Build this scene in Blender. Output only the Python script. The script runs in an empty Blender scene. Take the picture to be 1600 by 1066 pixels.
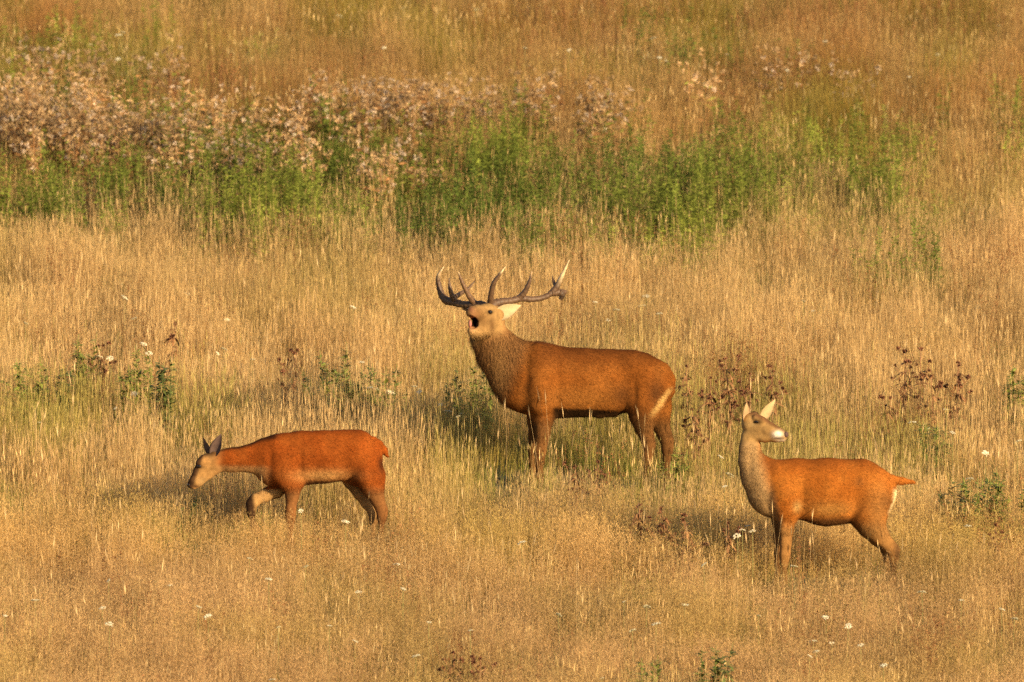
import bpy, math, random
import numpy as np
from mathutils import Vector

random.seed(7)
RNG = np.random.default_rng(11)
sc = bpy.context.scene
COL = sc.collection
rad = math.radians

# ------------------------------------------------------------------ camera
LENS, DIST, PITCH = 529.0, 130.0, rad(5.0)
FPX = 1600.0 * LENS / 36.0
CAM = Vector((0.0, -DIST * math.cos(PITCH), DIST * math.sin(PITCH) + 1.285))
cam_data = bpy.data.cameras.new('camera')
cam = bpy.data.objects.new('camera', cam_data)
COL.objects.link(cam)
cam.location = CAM
cam.rotation_euler = (rad(90) - PITCH, 0, 0)
cam_data.lens = LENS
cam_data.sensor_width = 36.0
cam_data.clip_start = 1.0
cam_data.clip_end = 2000.0
cam_data.dof.use_dof = True
cam_data.dof.focus_distance = DIST - 2.6
cam_data.dof.aperture_fstop = 3.6
sc.camera = cam

# ------------------------------------------------------------------ sky, sun, exposure
SUN_ELEV, SUN_DIR = rad(16.0), Vector((0.64, -0.77, 0)).normalized()   # where the sun stands
world = bpy.data.worlds.new('World')
sc.world = world
world.use_nodes = True
wn = world.node_tree
sky = wn.nodes.new('ShaderNodeTexSky')
sky.sky_type = 'NISHITA'
sky.sun_disc = False
sky.sun_elevation = SUN_ELEV
sky.sun_rotation = math.atan2(SUN_DIR.x, SUN_DIR.y)
sky.dust_density = 2.0
wn.links.new(sky.outputs[0], wn.nodes['Background'].inputs[0])
wn.nodes['Background'].inputs[1].default_value = 0.10
sun_data = bpy.data.lights.new('sun', 'SUN')
sun_data.energy = 5.0
sun_data.angle = rad(0.6)
sun_data.color = (1.0, 0.77, 0.455)
sun = bpy.data.objects.new('sun', sun_data)
COL.objects.link(sun)
sv = Vector((SUN_DIR.x * math.cos(SUN_ELEV), SUN_DIR.y * math.cos(SUN_ELEV), math.sin(SUN_ELEV)))
sun.rotation_euler = sv.to_track_quat('Z', 'Y').to_euler()
sun.location = (30, -60, 40)
sc.view_settings.view_transform = 'Standard'
sc.view_settings.look = 'None'
sc.view_settings.exposure = 0.65
sc.view_settings.gamma = 1.0
sc.render.engine = 'CYCLES'
sc.cycles.max_bounces = 3
sc.cycles.diffuse_bounces = 2
sc.cycles.use_denoising = False
sc.cycles.transparent_max_bounces = 4

# ------------------------------------------------------------------ helpers
def sstep(a, b, x):
    t = np.clip((np.asarray(x, float) - a) / (b - a), 0, 1)
    return t * t * (3 - 2 * t)

_lat = {}
def noise2(x, y, scale, seed):
    """smooth value noise 0..1"""
    if seed not in _lat:
        _lat[seed] = np.random.default_rng(1000 + seed).random((256, 256))
    L = _lat[seed]
    u, v = np.asarray(x) / scale + 57.3, np.asarray(y) / scale + 91.7
    i, j = np.floor(u).astype(int), np.floor(v).astype(int)
    fu, fv = u - i, v - j
    fu, fv = fu * fu * (3 - 2 * fu), fv * fv * (3 - 2 * fv)
    g = lambda a, b: L[a % 256, b % 256]
    return (g(i, j) * (1 - fu) + g(i + 1, j) * fu) * (1 - fv) + (g(i, j + 1) * (1 - fu) + g(i + 1, j + 1) * fu) * fv

def fnoise2(x, y, scale, seed):
    return 0.55 * noise2(x, y, scale, seed) + 0.3 * noise2(x, y, scale * .47, seed + 31) + 0.15 * noise2(x, y, scale * .21, seed + 62)

TAN = math.tan(rad(5.0))
def ground(x, y):
    x, y = np.asarray(x, float), np.asarray(y, float)
    z = np.where(y > -45, y * TAN, 0)
    t = np.clip((-45 - y) / 40.0, 0, 1)
    zv = -45 * TAN - 1.75 * (1 - (1 - t) ** 2)
    camz = CAM.z - 1.7
    u = np.clip((-85 - y) / (129.5 - 85), 0, 1)
    u = u * u * (3 - 2 * u)
    zr = zv + (camz - zv) * u
    z = np.where(y <= -45, zr, z)
    z = np.where(y > 60, 60 * TAN + (y - 60) * TAN * np.clip(1 - (y - 60) / 400, .3, 1), z)
    return z + 0.10 * (noise2(x, y, 5.5, 3) - .5) + .04 * (noise2(x, y, 1.7, 4) - .5)

FWD = Vector((0, math.cos(PITCH), -math.sin(PITCH)))
UP = Vector((0, math.sin(PITCH), math.cos(PITCH)))
def pix_ground(px, py):
    """ground point seen at a photo pixel"""
    d = FWD * FPX + Vector((1, 0, 0)) * (px - 800) + UP * (533 - py)
    d.normalize()
    lo, hi = 60.0, 400.0
    t = 90.0
    while t < 400:
        p = CAM + d * t
        if p.z < float(ground(p.x, p.y)):
            break
        t += 0.5
    lo, hi = t - .5, t
    for _ in range(24):
        m = (lo + hi) / 2
        p = CAM + d * m
        if p.z < float(ground(p.x, p.y)):
            hi = m
        else:
            lo = m
    return CAM + d * hi
def px_per_m(p):
    return FPX / (Vector(p) - CAM).dot(FWD)
def project(x, y, z):
    dx, dy, dz = x - CAM.x, y - CAM.y, z - CAM.z
    dep = dy * FWD.y + dz * FWD.z
    return 800 + FPX * dx / dep, 533 - FPX * (dy * UP.y + dz * UP.z) / dep

def mesh_from(name, verts, faces, smooth=True, colors=None, mat=None, normals=None):
    me = bpy.data.meshes.new(name)
    verts = np.asarray(verts, np.float32)
    faces = np.asarray(faces, np.int32)
    nv, nf, k = len(verts), len(faces), faces.shape[1]
    me.vertices.add(nv)
    me.vertices.foreach_set('co', verts.ravel())
    me.loops.add(nf * k)
    me.loops.foreach_set('vertex_index', faces.ravel())
    me.polygons.add(nf)
    me.polygons.foreach_set('loop_start', np.arange(0, nf * k, k, dtype=np.int32))
    me.polygons.foreach_set('use_smooth', np.full(nf, smooth, bool))
    me.update(calc_edges=True)
    if colors is not None:
        a = me.attributes.new('paint', 'FLOAT_COLOR', 'POINT')
        c = np.ones((nv, 4), np.float32)
        c[:, :3] = colors
        a.data.foreach_set('color', c.ravel())
    if mat:
        me.materials.append(mat)
    if normals is not None:
        me.normals_split_custom_set_from_vertices(np.asarray(normals, np.float32).tolist())
    return me

def link(name, me, parent=None):
    o = bpy.data.objects.new(name, me)
    COL.objects.link(o)
    if parent:
        o.parent = parent
    return o
def tag(o, label=None, cat=None, group=None, kind=None):
    if label: o['label'] = label
    if cat: o['category'] = cat
    if group: o['group'] = group
    if kind: o['kind'] = kind
    return o

# ------------------------------------------------------------------ materials
def new_mat(name):
    m = bpy.data.materials.new(name)
    m.use_nodes = True
    return m, m.node_tree.nodes, m.node_tree.links, m.node_tree.nodes['Principled BSDF']

def paint_mat(name, rough=.75, spec=.25, noise_scale=30, noise_amt=.25, sheen=0.0):
    m, n, l, b = new_mat(name)
    at = n.new('ShaderNodeAttribute'); at.attribute_name = 'paint'
    tc = n.new('ShaderNodeTexCoord')
    nz = n.new('ShaderNodeTexNoise'); nz.inputs['Scale'].default_value = noise_scale; nz.inputs['Detail'].default_value = 4
    mr = n.new('ShaderNodeMapRange'); mr.inputs[3].default_value = 1 - noise_amt; mr.inputs[4].default_value = 1 + noise_amt
    mr.inputs[1].default_value = .25; mr.inputs[2].default_value = .75
    mx = n.new('ShaderNodeMix'); mx.data_type = 'RGBA'; mx.blend_type = 'MULTIPLY'; mx.inputs[0].default_value = 1
    l.new(tc.outputs['Object'], nz.inputs['Vector'])
    l.new(nz.outputs[0], mr.inputs[0])
    l.new(at.outputs['Color'], mx.inputs[6]); l.new(mr.outputs[0], mx.inputs[7])
    l.new(mx.outputs[2], b.inputs['Base Color'])
    b.inputs['Roughness'].default_value = rough
    b.inputs['Specular IOR Level'].default_value = spec
    b.inputs['Sheen Weight'].default_value = sheen
    return m

def leaf_mat(name, translucent=.3, rough=.6):
    """plant tissue: painted colour times the tint of its clump, part of the light passing through"""
    m, n, l, b = new_mat(name)
    at = n.new('ShaderNodeAttribute'); at.attribute_name = 'paint'
    ti = n.new('ShaderNodeAttribute'); ti.attribute_name = 'tint'; ti.attribute_type = 'INSTANCER'
    mx = n.new('ShaderNodeMix'); mx.data_type = 'RGBA'; mx.blend_type = 'MULTIPLY'; mx.inputs[0].default_value = 1
    l.new(at.outputs['Color'], mx.inputs[6]); l.new(ti.outputs['Color'], mx.inputs[7])
    df = n.new('ShaderNodeBsdfDiffuse'); tr = n.new('ShaderNodeBsdfTranslucent')
    ms = n.new('ShaderNodeMixShader'); ms.inputs[0].default_value = translucent
    l.new(mx.outputs[2], df.inputs[0]); l.new(mx.outputs[2], tr.inputs[0])
    l.new(df.outputs[0], ms.inputs[1]); l.new(tr.outputs[0], ms.inputs[2])
    l.new(ms.outputs[0], n['Material Output'].inputs[0])
    n.remove(b)
    return m

M_COAT = paint_mat('deer_skin', .9, .05, 26, .18)
M_HAIR = paint_mat('deer_hair', .9, .06, 60, .25)
M_ANTLER = paint_mat('antler_bone', .55, .4, 70, .35)
M_DRY = paint_mat('dry_plant', .85, .15, 40, .35)
M_FLOWER = paint_mat('flower', .8, .2, 60, .15)
M_GRASS = leaf_mat('grass_blades', .38)
M_LEAF = leaf_mat('herb_leaves', .30)
M_PLANT = paint_mat('plant_green', .6, .3, 30, .35)
m, n, l, b = new_mat('eye_wet')
b.inputs['Base Color'].default_value = (.012, .007, .004, 1); b.inputs['Roughness'].default_value = .08
M_EYE = m

m, n, l, b = new_mat('meadow_soil')
tc = n.new('ShaderNodeTexCoord')
nz = n.new('ShaderNodeTexNoise'); nz.inputs['Scale'].default_value = 1.3; nz.inputs['Detail'].default_value = 8; nz.inputs['Roughness'].default_value = .7
cr = n.new('ShaderNodeValToRGB')
cr.color_ramp.elements[0].position = .3; cr.color_ramp.elements[0].color = (.045, .04, .018, 1)
cr.color_ramp.elements[1].position = .7; cr.color_ramp.elements[1].color = (.20, .14, .06, 1)
e = cr.color_ramp.elements.new(.5); e.color = (.08, .085, .028, 1)
nz2 = n.new('ShaderNodeTexNoise'); nz2.inputs['Scale'].default_value = 35; nz2.inputs['Detail'].default_value = 6
bp = n.new('ShaderNodeBump'); bp.inputs['Strength'].default_value = .7; bp.inputs['Distance'].default_value = .03
l.new(tc.outputs['Object'], nz.inputs['Vector']); l.new(tc.outputs['Object'], nz2.inputs['Vector'])
l.new(nz.outputs[0], cr.inputs[0]); l.new(cr.outputs[0], b.inputs['Base Color'])
l.new(nz2.outputs[0], bp.inputs['Height']); l.new(bp.outputs[0], b.inputs['Normal'])
b.inputs['Roughness'].default_value = .95
M_SOIL = m

# ------------------------------------------------------------------ ground
def build_ground():
    ys = np.concatenate([np.linspace(-170, -24, 60), np.linspace(-23, 46, 140), np.linspace(48, 400, 50)])
    xs = np.concatenate([np.linspace(-220, -12, 24), np.linspace(-11, 11, 46), np.linspace(12, 220, 24)])
    X, Y = np.meshgrid(xs, ys)
    Z = ground(X, Y)
    V = np.stack([X.ravel(), Y.ravel(), Z.ravel()], 1)
    nx, ny = len(xs), len(ys)
    i, j = np.meshgrid(np.arange(nx - 1), np.arange(ny - 1))
    a = (j * nx + i).ravel()
    F = np.stack([a, a + 1, a + nx + 1, a + nx], 1)
    o = link('meadow_ground', mesh_from('meadow_ground', V, F, True, None, M_SOIL))
    tag(o, 'rough meadow slope of brown earth under the grass', 'ground', kind='structure')
build_ground()

# ------------------------------------------------------------------ animals: blended solids -> one skin
class Solid:
    def __init__(self, px0, py0, box, h):
        self.base = pix_ground(px0, py0)
        self.s = px_per_m(self.base)
        self.px0, self.py0, self.h = px0, py0, h
        (ax, ay, az), (bx, by, bz) = box
        self.x = np.arange(ax, bx, h, dtype=np.float32)
        self.y = np.arange(ay, by, h, dtype=np.float32)
        self.z = np.arange(az, bz, h, dtype=np.float32)
        self.D = np.full((len(self.x), len(self.y), len(self.z)), 0.5, np.float32)
    def loc(self, px, py, yd):
        return np.array([(px - self.px0) / self.s, yd, (self.py0 - py) / self.s - yd * math.sin(PITCH)])
    def pix(self, V):
        """local points back to photo pixels (for the coat pattern)"""
        return self.px0 + V[:, 0] * self.s, self.py0 - (V[:, 2] + V[:, 1] * math.sin(PITCH)) * self.s
    def chain(self, pts, sy=1.0, k=.05, carve=False):
        """pts: (px, py, yd, radius px); sy squeezes the section sideways"""
        P = [self.loc(p[0], p[1], p[2]) for p in pts]
        R = [p[3] / self.s for p in pts]
        for a, b_, ra, rb in zip(P[:-1], P[1:], R[:-1], R[1:]):
            m_ = max(ra, rb) + k + 3 * self.h
            lo, hi = np.minimum(a, b_) - m_, np.maximum(a, b_) + m_
            ix = slice(*np.searchsorted(self.x, [lo[0], hi[0]]))
            iy = slice(*np.searchsorted(self.y, [lo[1], hi[1]]))
            iz = slice(*np.searchsorted(self.z, [lo[2], hi[2]]))
            X, Y, Z = np.meshgrid(self.x[ix], self.y[iy], self.z[iz], indexing='ij')
            d = b_ - a
            L2 = max(float(d @ d), 1e-9)
            t = np.clip(((X - a[0]) * d[0] + (Y - a[1]) * d[1] + (Z - a[2]) * d[2]) / L2, 0, 1)
            r = ra + (rb - ra) * t
            dist = np.sqrt((X - a[0] - d[0] * t) ** 2 + ((Y - a[1] - d[1] * t) / sy) ** 2 + (Z - a[2] - d[2] * t) ** 2) - r
            cur = self.D[ix, iy, iz]
            if carve:
                dist = -dist
                h_ = np.maximum(k - np.abs(cur - dist), 0) / k
                self.D[ix, iy, iz] = np.maximum(cur, dist) + h_ * h_ * k * .25
            else:
                h_ = np.maximum(k - np.abs(cur - dist), 0) / k
                self.D[ix, iy, iz] = np.minimum(cur, dist) - h_ * h_ * k * .25
    def front_y(self, px, py):
        """depth of the side of the animal facing the viewer at a photo pixel"""
        p = self.loc(px, py, 0)
        ix = int(np.argmin(abs(self.x - p[0])))
        for iy in range(len(self.y)):
            z = p[2] - self.y[iy] * math.sin(PITCH)
            iz = int(np.argmin(abs(self.z - z)))
            if self.D[ix, iy, iz] < 0:
                return float(self.y[iy])
        return 0.0
    def surface(self):
        D, h = self.D, self.h
        nx, ny, nz = D.shape
        sg = D < 0
        cell = np.zeros((nx - 1, ny - 1, nz - 1), np.int8)
        for dx in (0, 1):
            for dy in (0, 1):
                for dz in (0, 1):
                    cell += sg[dx:nx - 1 + dx, dy:ny - 1 + dy, dz:nz - 1 + dz]
        act = (cell > 0) & (cell < 8)
        I = np.argwhere(act)
        vid = np.full(act.shape, -1, np.int32)
        vid[act] = np.arange(len(I))
        acc = np.zeros((len(I), 3)); cnt = np.zeros(len(I))
        corners = [(a, b_, c) for a in (0, 1) for b_ in (0, 1) for c in (0, 1)]
        for p in corners:
            for ax in range(3):
                if p[ax]: continue
                q = list(p); q[ax] = 1
                da = D[I[:, 0] + p[0], I[:, 1] + p[1], I[:, 2] + p[2]]
                db = D[I[:, 0] + q[0], I[:, 1] + q[1], I[:, 2] + q[2]]
                m_ = (da < 0) != (db < 0)
                t = np.where(m_, da / np.where(m_, da - db, 1), 0)
                pos = np.tile(np.array(p, float), (len(I), 1))
                pos[:, ax] += t
                acc[m_] += pos[m_]; cnt[m_] += 1
        V = (I + acc / cnt[:, None]) * h + np.array([self.x[0], self.y[0], self.z[0]])
        F = []
        for ax in range(3):
            o1, o2 = (ax + 1) % 3, (ax + 2) % 3
            sl = [slice(None)] * 3; sl2 = [slice(None)] * 3
            sl[ax] = slice(0, -1); sl2[ax] = slice(1, None)
            E = sg[tuple(sl)] != sg[tuple(sl2)]
            e = np.argwhere(E)
            e = e[(e[:, o1] > 0) & (e[:, o2] > 0)]
            e = e[(e[:, o1] < D.shape[o1] - 1) & (e[:, o2] < D.shape[o2] - 1)]
            def c(d1, d2):
                q = e.copy(); q[:, o1] += d1; q[:, o2] += d2
                return vid[q[:, 0], q[:, 1], q[:, 2]]
            Q = np.stack([c(-1, -1), c(0, -1), c(0, 0), c(-1, 0)], 1)
            flip = ~sg[e[:, 0], e[:, 1], e[:, 2]]
            Q[flip] = Q[flip][:, ::-1]
            F.append(Q)
        return V, np.concatenate(F)

def vnormals(V, F):
    a, b_, c, d = (V[F[:, i]] for i in range(4))
    fn = np.cross(c - a, d - b_)
    N = np.zeros_like(V)
    for i in range(4):
        np.add.at(N, F[:, i], fn)
    return N / np.maximum(np.linalg.norm(N, axis=1, keepdims=True), 1e-9)

def hair_mesh(name, V, F, N, C, count, length, width, flow, seed, lift=.28):
    """short tapered hairs lying along the coat"""
    r = np.random.default_rng(seed)
    a, b_, c, d = (V[F[:, i]] for i in range(4))
    area = np.linalg.norm(np.cross(c - a, d - b_), axis=1)
    L_f = length[F].mean(1)
    f = r.choice(len(F), count, p=area / area.sum())
    w = r.random((count, 4)); w /= w.sum(1, keepdims=True)
    pos = np.einsum('nk,nkd->nd', w, V[F[f]])
    nor = np.einsum('nk,nkd->nd', w, N[F[f]]); nor /= np.linalg.norm(nor, axis=1, keepdims=True)
    col = np.einsum('nk,nkd->nd', w, C[F[f]])
    fl = np.einsum('nk,nkd->nd', w, flow[F[f]])
    fl = fl + r.normal(0, .28, (count, 3))
    fl -= nor * np.einsum('nd,nd->n', fl, nor)[:, None]
    fl /= np.maximum(np.linalg.norm(fl, axis=1, keepdims=True), 1e-6)
    ln = (L_f[f] * r.uniform(.6, 1.3, count))[:, None]
    keep = ln[:, 0] > .004
    side = np.cross(nor, fl)
    tip = pos + fl * ln + nor * ln * lift * r.uniform(.3, 1.3, (count, 1))
    root = pos - nor * .003
    wd = width * r.uniform(.7, 1.3, (count, 1))
    vv = np.stack([root + side * wd, root - side * wd, tip], 1)[keep].reshape(-1, 3)
    jit = r.normal(1, .20, (count, 1)).clip(.5, 1.6)
    cc = np.repeat((col * jit)[keep], 3, axis=0)
    nn = nor + r.normal(0, .18, (count, 3))
    nn /= np.linalg.norm(nn, axis=1, keepdims=True)
    nn = np.repeat(nn[keep], 3, axis=0)
    ff = np.arange(len(vv)).reshape(-1, 3)
    return mesh_from(name, vv, ff, True, cc, M_HAIR, nn)

def mixc(A, B, w):
    w = np.asarray(w)[:, None]
    return A * (1 - w) + np.asarray(B) * w

def blob(px, py, cx, cy, rx, ry):
    return np.exp(-((px - cx) / rx) ** 2 - ((py - cy) / ry) ** 2)

def make_ear(parent, S, base, tip, width, facing, c_in, c_out, cup=.35):
    """cupped leaf-shaped ear; base, tip: (px,py,yd); facing: direction the opening looks"""
    A, B = S.loc(*base), S.loc(*tip)
    ax = B - A; L = np.linalg.norm(ax); ax /= L
    fc = np.array(facing, float); fc -= ax * (fc @ ax); fc /= np.linalg.norm(fc)
    sd = np.cross(ax, fc)
    W = width / S.s / 2
    nu, nv = 12, 9
    V, C = [], []
    for layer in (0, 1):
        for i in range(nu):
            u = i / (nu - 1)
            w = W * (math.sin(math.pi * min(1, (u * .86 + .14)) ** .85) ** .8) * (1 - .25 * u) if u < 1 else 0
            w = max(w, .0015)
            for j in range(nv):
                v = j / (nv - 1) * 2 - 1
                p = A + ax * L * u + sd * w * v + fc * (cup * w * (v * v - .5) * (1.4 - u)) - fc * (.006 * layer * (1 - v * v * .9))
                V.append(p)
                rim = abs(v) ** 3
                ci = np.array(c_in) * (1 - .25 * rim) * (0.75 + .25 * u)
                C.append(ci if layer == 0 else np.array(c_out))
    F = []
    o = nu * nv
    for i in range(nu - 1):
        for j in range(nv - 1):
            a = i * nv + j
            F.append((a, a + 1, a + nv + 1, a + nv))
            F.append((o + a, o + a + nv, o + a + nv + 1, o + a + 1))
        for j in (0, nv - 1):
            a = i * nv + j
            F.append((a, a + nv, o + a + nv, o + a))
    for j in range(nv - 1):
        a = (nu - 1) * nv + j
        F.append((a, a + 1, o + a + 1, o + a))
    return link('ear', mesh_from('ear', V, F, True, C, M_COAT), parent)

def uv_ball(name, center, r, parent, mat, squash=(1, 1, 1), color=None):
    V, F = [], []
    nu, nv = 14, 8
    for i in range(nv + 1):
        th = math.pi * i / nv
        for j in range(nu):
            ph = 2 * math.pi * j / nu
            V.append((center[0] + r * squash[0] * math.sin(th) * math.cos(ph), center[1] + r * squash[1] * math.sin(th) * math.sin(ph), center[2] + r * squash[2] * math.cos(th)))
    for i in range(nv):
        for j in range(nu):
            a, b_ = i * nu + j, i * nu + (j + 1) % nu
            F.append((a, a + nu, b_ + nu, b_))
    return link(name, mesh_from(name, V, F, True, None if color is None else [color] * len(V), mat), parent)

def spline(P, n_):
    P = np.asarray(P, float)
    Q = np.vstack([2 * P[0] - P[1], P, 2 * P[-1] - P[-2]])
    out = []
    for i in range(1, len(Q) - 2):
        for t in np.linspace(0, 1, n_, endpoint=False):
            out.append(.5 * ((2 * Q[i]) + (-Q[i - 1] + Q[i + 1]) * t + (2 * Q[i - 1] - 5 * Q[i] + 4 * Q[i + 1] - Q[i + 2]) * t * t + (-Q[i - 1] + 3 * Q[i] - 3 * Q[i + 1] + Q[i + 2]) * t ** 3))
    out.append(Q[-2])
    return np.array(out)

def tube(P, R, sides=8):
    """P (n,3), R (n,) -> verts, faces(quads)"""
    P = np.asarray(P, float); n_ = len(P)
    T = np.gradient(P, axis=0); T /= np.linalg.norm(T, axis=1, keepdims=True)
    ref = np.array([0.13, .95, .21])
    V = []
    for i in range(n_):
        s1 = np.cross(T[i], ref); s1 /= np.linalg.norm(s1)
        s2 = np.cross(T[i], s1)
        for j in range(sides):
            a = 2 * math.pi * j / sides
            V.append(P[i] + (s1 * math.cos(a) + s2 * math.sin(a)) * R[i])
    F = []
    for i in range(n_ - 1):
        for j in range(sides):
            a, b_ = i * sides + j, i * sides + (j + 1) % sides
            F.append((a, b_, b_ + sides, a + sides))
    # close both ends with quads folded on the ring
    for base in (0, (n_ - 1) * sides):
        for j in range(1, sides // 2):
            F.append((base + j - 1, base + j, base + sides - 1 - j, base + (sides - j) % sides))
    return V, F

def finish_deer(S, name, label, group, count, hair_len_fn, color_fn, flow_fn, seed, tone, eyes, muscles):
    root = bpy.data.objects.new(name, None)
    COL.objects.link(root)
    root.location = S.base
    root.empty_display_size = .3
    tag(root, label, 'deer', group)
    V, F = S.surface()
    # slight unevenness of the muscles under the coat
    N = vnormals(V, F)
    bump = .006 * (noise2(V[:, 0] * 7, V[:, 2] * 7 + V[:, 1] * 3, 1.0, 21) - .5)
    px, py = S.pix(V)
    for cx, cy, rx, ry, am in muscles:
        bump = bump + am * blob(px, py, cx, cy, rx, ry) * np.abs(N[:, 1])
    V = V + N * bump[:, None]
    N = vnormals(V, F)
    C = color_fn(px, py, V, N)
    for ex, ey in eyes:
        C = mixc(C, [.06, .035, .022], np.clip(1.1 * blob(px, py, ex, ey, 6.0, 4.2), 0, 1) * .8)
        C = mixc(C, C * 1.25, blob(px, py, ex, ey - 6, 7, 3))
    fine = .86 + .28 * noise2(V[:, 0] * 60 + V[:, 1] * 23, V[:, 2] * 60, 1.0, 23)
    big = .76 + .48 * fnoise2(V[:, 0] * 9 + V[:, 1] * 3, V[:, 2] * 9, 1.0, 25)
    C = C * (fine * big)[:, None] * np.array(tone)
    body = link('body', mesh_from(name + '_body', V, F, True, C, M_COAT), root)
    hl = hair_len_fn(px, py, V, N)
    for ex, ey in eyes:
        hl = np.where(np.hypot(px - ex, py - ey) < 6, 0, hl)
    fl = flow_fn(px, py, V, N)
    hm = hair_mesh(name + '_coat', V, F, N, C, count, hl, .0022, fl, seed)
    tag(link('coat_hair', hm, body), kind='stuff')
    return root, body

def leg(S, pts, yd, k=.03, sy=.85):
    f = lambda i: (.42, .72, .92)[i] if i < 3 else 1.0
    S.chain([(a, b_, yd * f(i), r * (.94, 1, .95, .88)[min(i, 3)]) for i, (a, b_, r) in enumerate(pts)], sy, k if k != .03 else .05)

# ---------- the bellowing stag
def build_stag():
    S = Solid(930, 765, ((-1.30, -.52, -.05), (.80, .42, 1.75)), .0105)
    S.chain([(822, 592, 0, 52), (840, 592, 0, 57), (872, 597, 0, 54), (910, 597, 0, 52), (950, 596, 0, 49.5), (985, 595, 0, 46.5), (1008, 598, 0, 43), (1021, 600, 0, 31)], .68, .05)
    S.chain([(832, 590, 0, 48), (803, 573, -.01, 41), (779, 549, -.03, 33), (764, 524, -.05, 27), (762, 508, -.06, 23)], .66, .06)
    # withers and shoulder blade
    S.chain([(842, 548, -.10, 12), (846, 600, -.15, 24), (846, 628, -.14, 22)], .8, .06)
    # head turned to the viewer's left, muzzle raised
    S.chain([(771, 493, -.05, 19), (760, 492, -.13, 17.5), (747, 489, -.22, 12.5), (738, 487, -.28, 10)], 1.0, .03)
    S.chain([(768, 508, -.06, 19), (756, 512, -.15, 14), (745, 516, -.22, 9.5), (738, 517, -.26, 7.5)], 1.0, .03)
    S.chain([(762, 500, -.14, 16), (750, 503, -.19, 12)], 1.0, .03)
    S.chain([(769, 480, -.07, 8), (764, 482, -.12, 7)], 1.0, .02)       # brow
    S.chain([(733, 498, -.34, 6.5), (737, 500, -.29, 7), (747, 502, -.19, 5)], 1.0, .008, carve=True)
    S.chain([(734, 508, -.34, 6.5), (739, 507, -.28, 6), (747, 505, -.19, 5)], 1.0, .008, carve=True)
    # legs
    leg(S, [(848, 632, 23), (849, 652, 15.5), (848, 676, 10), (846, 692, 8.6), (844, 706, 8.8), (843, 722, 6.2), (843, 744, 5.8), (842, 753, 7), (838, 764, 7.5)], -.12)
    leg(S, [(842, 634, 22), (839, 655, 14), (836, 680, 9.5), (834, 700, 8.4), (833, 720, 6.2), (832, 745, 5.8), (831, 753, 7), (827, 764, 7.5)], .12)
    leg(S, [(1012, 604, 38), (1008, 632, 29), (1005, 652, 20), (1006, 668, 13), (1011, 684, 9.8), (1014, 696, 8.8), (1012, 712, 7), (1010, 744, 6), (1009, 753, 7), (1005, 764, 7.5)], -.11)
    leg(S, [(1016, 606, 34), (1024, 636, 24), (1031, 658, 15), (1038, 677, 10.5), (1043, 690, 9), (1043, 702, 7.6), (1041, 744, 6), (1040, 753, 7), (1036, 764, 7.5)], .11)
    S.chain([(1036, 574, 0, 8), (1046, 592, 0, 8), (1047, 612, -.01, 5.5), (1045, 620, -.01, 3)], 1.0, .02)
    S.chain([(935, 645, 0, 8), (958, 640, 0, 9), (966, 636, 0, 6)], 1.0, .04)

    def color(px, py, V, N):
        base = np.tile(np.array([.42, .150, .036]), (len(px), 1))
        n1 = fnoise2(V[:, 0] * 5, V[:, 2] * 5, 1.0, 41)
        base = mixc(base, [.54, .225, .066], sstep(.45, .75, n1) * .55)
        # saddle and spine, darker brown
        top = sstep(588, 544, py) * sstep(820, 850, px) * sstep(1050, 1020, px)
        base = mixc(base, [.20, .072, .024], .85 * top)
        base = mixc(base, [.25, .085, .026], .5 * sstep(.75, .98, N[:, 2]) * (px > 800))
        # bright lower flank, its lit look painted into the coat
        base = mixc(base, [.60, .27, .083], .8 * blob(px, py, 905, 622, 65, 20))
        base = mixc(base, [.58, .25, .08], .5 * blob(px, py, 832, 622, 30, 24))
        # shade under the belly, painted on as a dark strip
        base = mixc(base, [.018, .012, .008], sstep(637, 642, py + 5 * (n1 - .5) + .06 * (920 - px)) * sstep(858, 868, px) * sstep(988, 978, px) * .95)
        # darker brown patches on thigh and flank
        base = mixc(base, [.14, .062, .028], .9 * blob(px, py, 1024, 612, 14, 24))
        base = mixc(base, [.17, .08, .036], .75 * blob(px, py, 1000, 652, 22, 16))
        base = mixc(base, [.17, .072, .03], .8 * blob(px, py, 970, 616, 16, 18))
        # neck and mane, greyish brown with dark underside
        nk = sstep(830, 795, px + .45 * (py - 560))
        base = mixc(base, [.36, .195, .10], nk)
        base = mixc(base, [.13, .06, .028], nk * .75 * sstep(12, -14, px - (742 + .88 * (py - 560)) + 8))
        base = mixc(base, [.56, .34, .175], nk * .7 * blob(px, py, 778, 565, 13, 45))  # paler middle of the neck, with its tan sheen painted in
        # face
        fc = sstep(532, 518, py + .25 * (px - 760)) * sstep(796, 780, px)
        base = mixc(base, [.60, .40, .22], fc)
        base = mixc(base, [.30, .17, .09], fc * .85 * blob(px, py, 748, 490, 11, 11))
        base = mixc(base, [.36, .21, .115], fc * .5 * blob(px, py, 757, 502, 9, 12))
        base = mixc(base, [.60, .42, .23], fc * .8 * blob(px, py, 768, 480, 7, 5))
        base = mixc(base, [.22, .12, .07], fc * .7 * blob(px, py, 769, 508, 4, 13))
        base = mixc(base, [.90, .62, .36], fc * .8 * blob(px, py, 738, 518, 8, 5))
        # nose and mouth
        base = mixc(base, [.30, .15, .115], fc * blob(px, py, 735, 482, 8, 6))
        mouth = np.clip(1.15 * blob(px, py, 738, 502, 6.5, 11), 0, 1)
        base = mixc(base, [.75, .36, .28], fc * mouth * .9)
        inside = sstep(-.245, -.215, V[:, 1]) * (blob(px, py, 740, 502, 6, 9) > .4)
        base = mixc(base, [.03, .012, .01], fc * inside)
        # legs
        lg = sstep(640, 668, py)
        base = mixc(base, [.27, .145, .07], lg * .9)
        base = mixc(base, [.12, .06, .032], sstep(752, 758, py))
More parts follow.
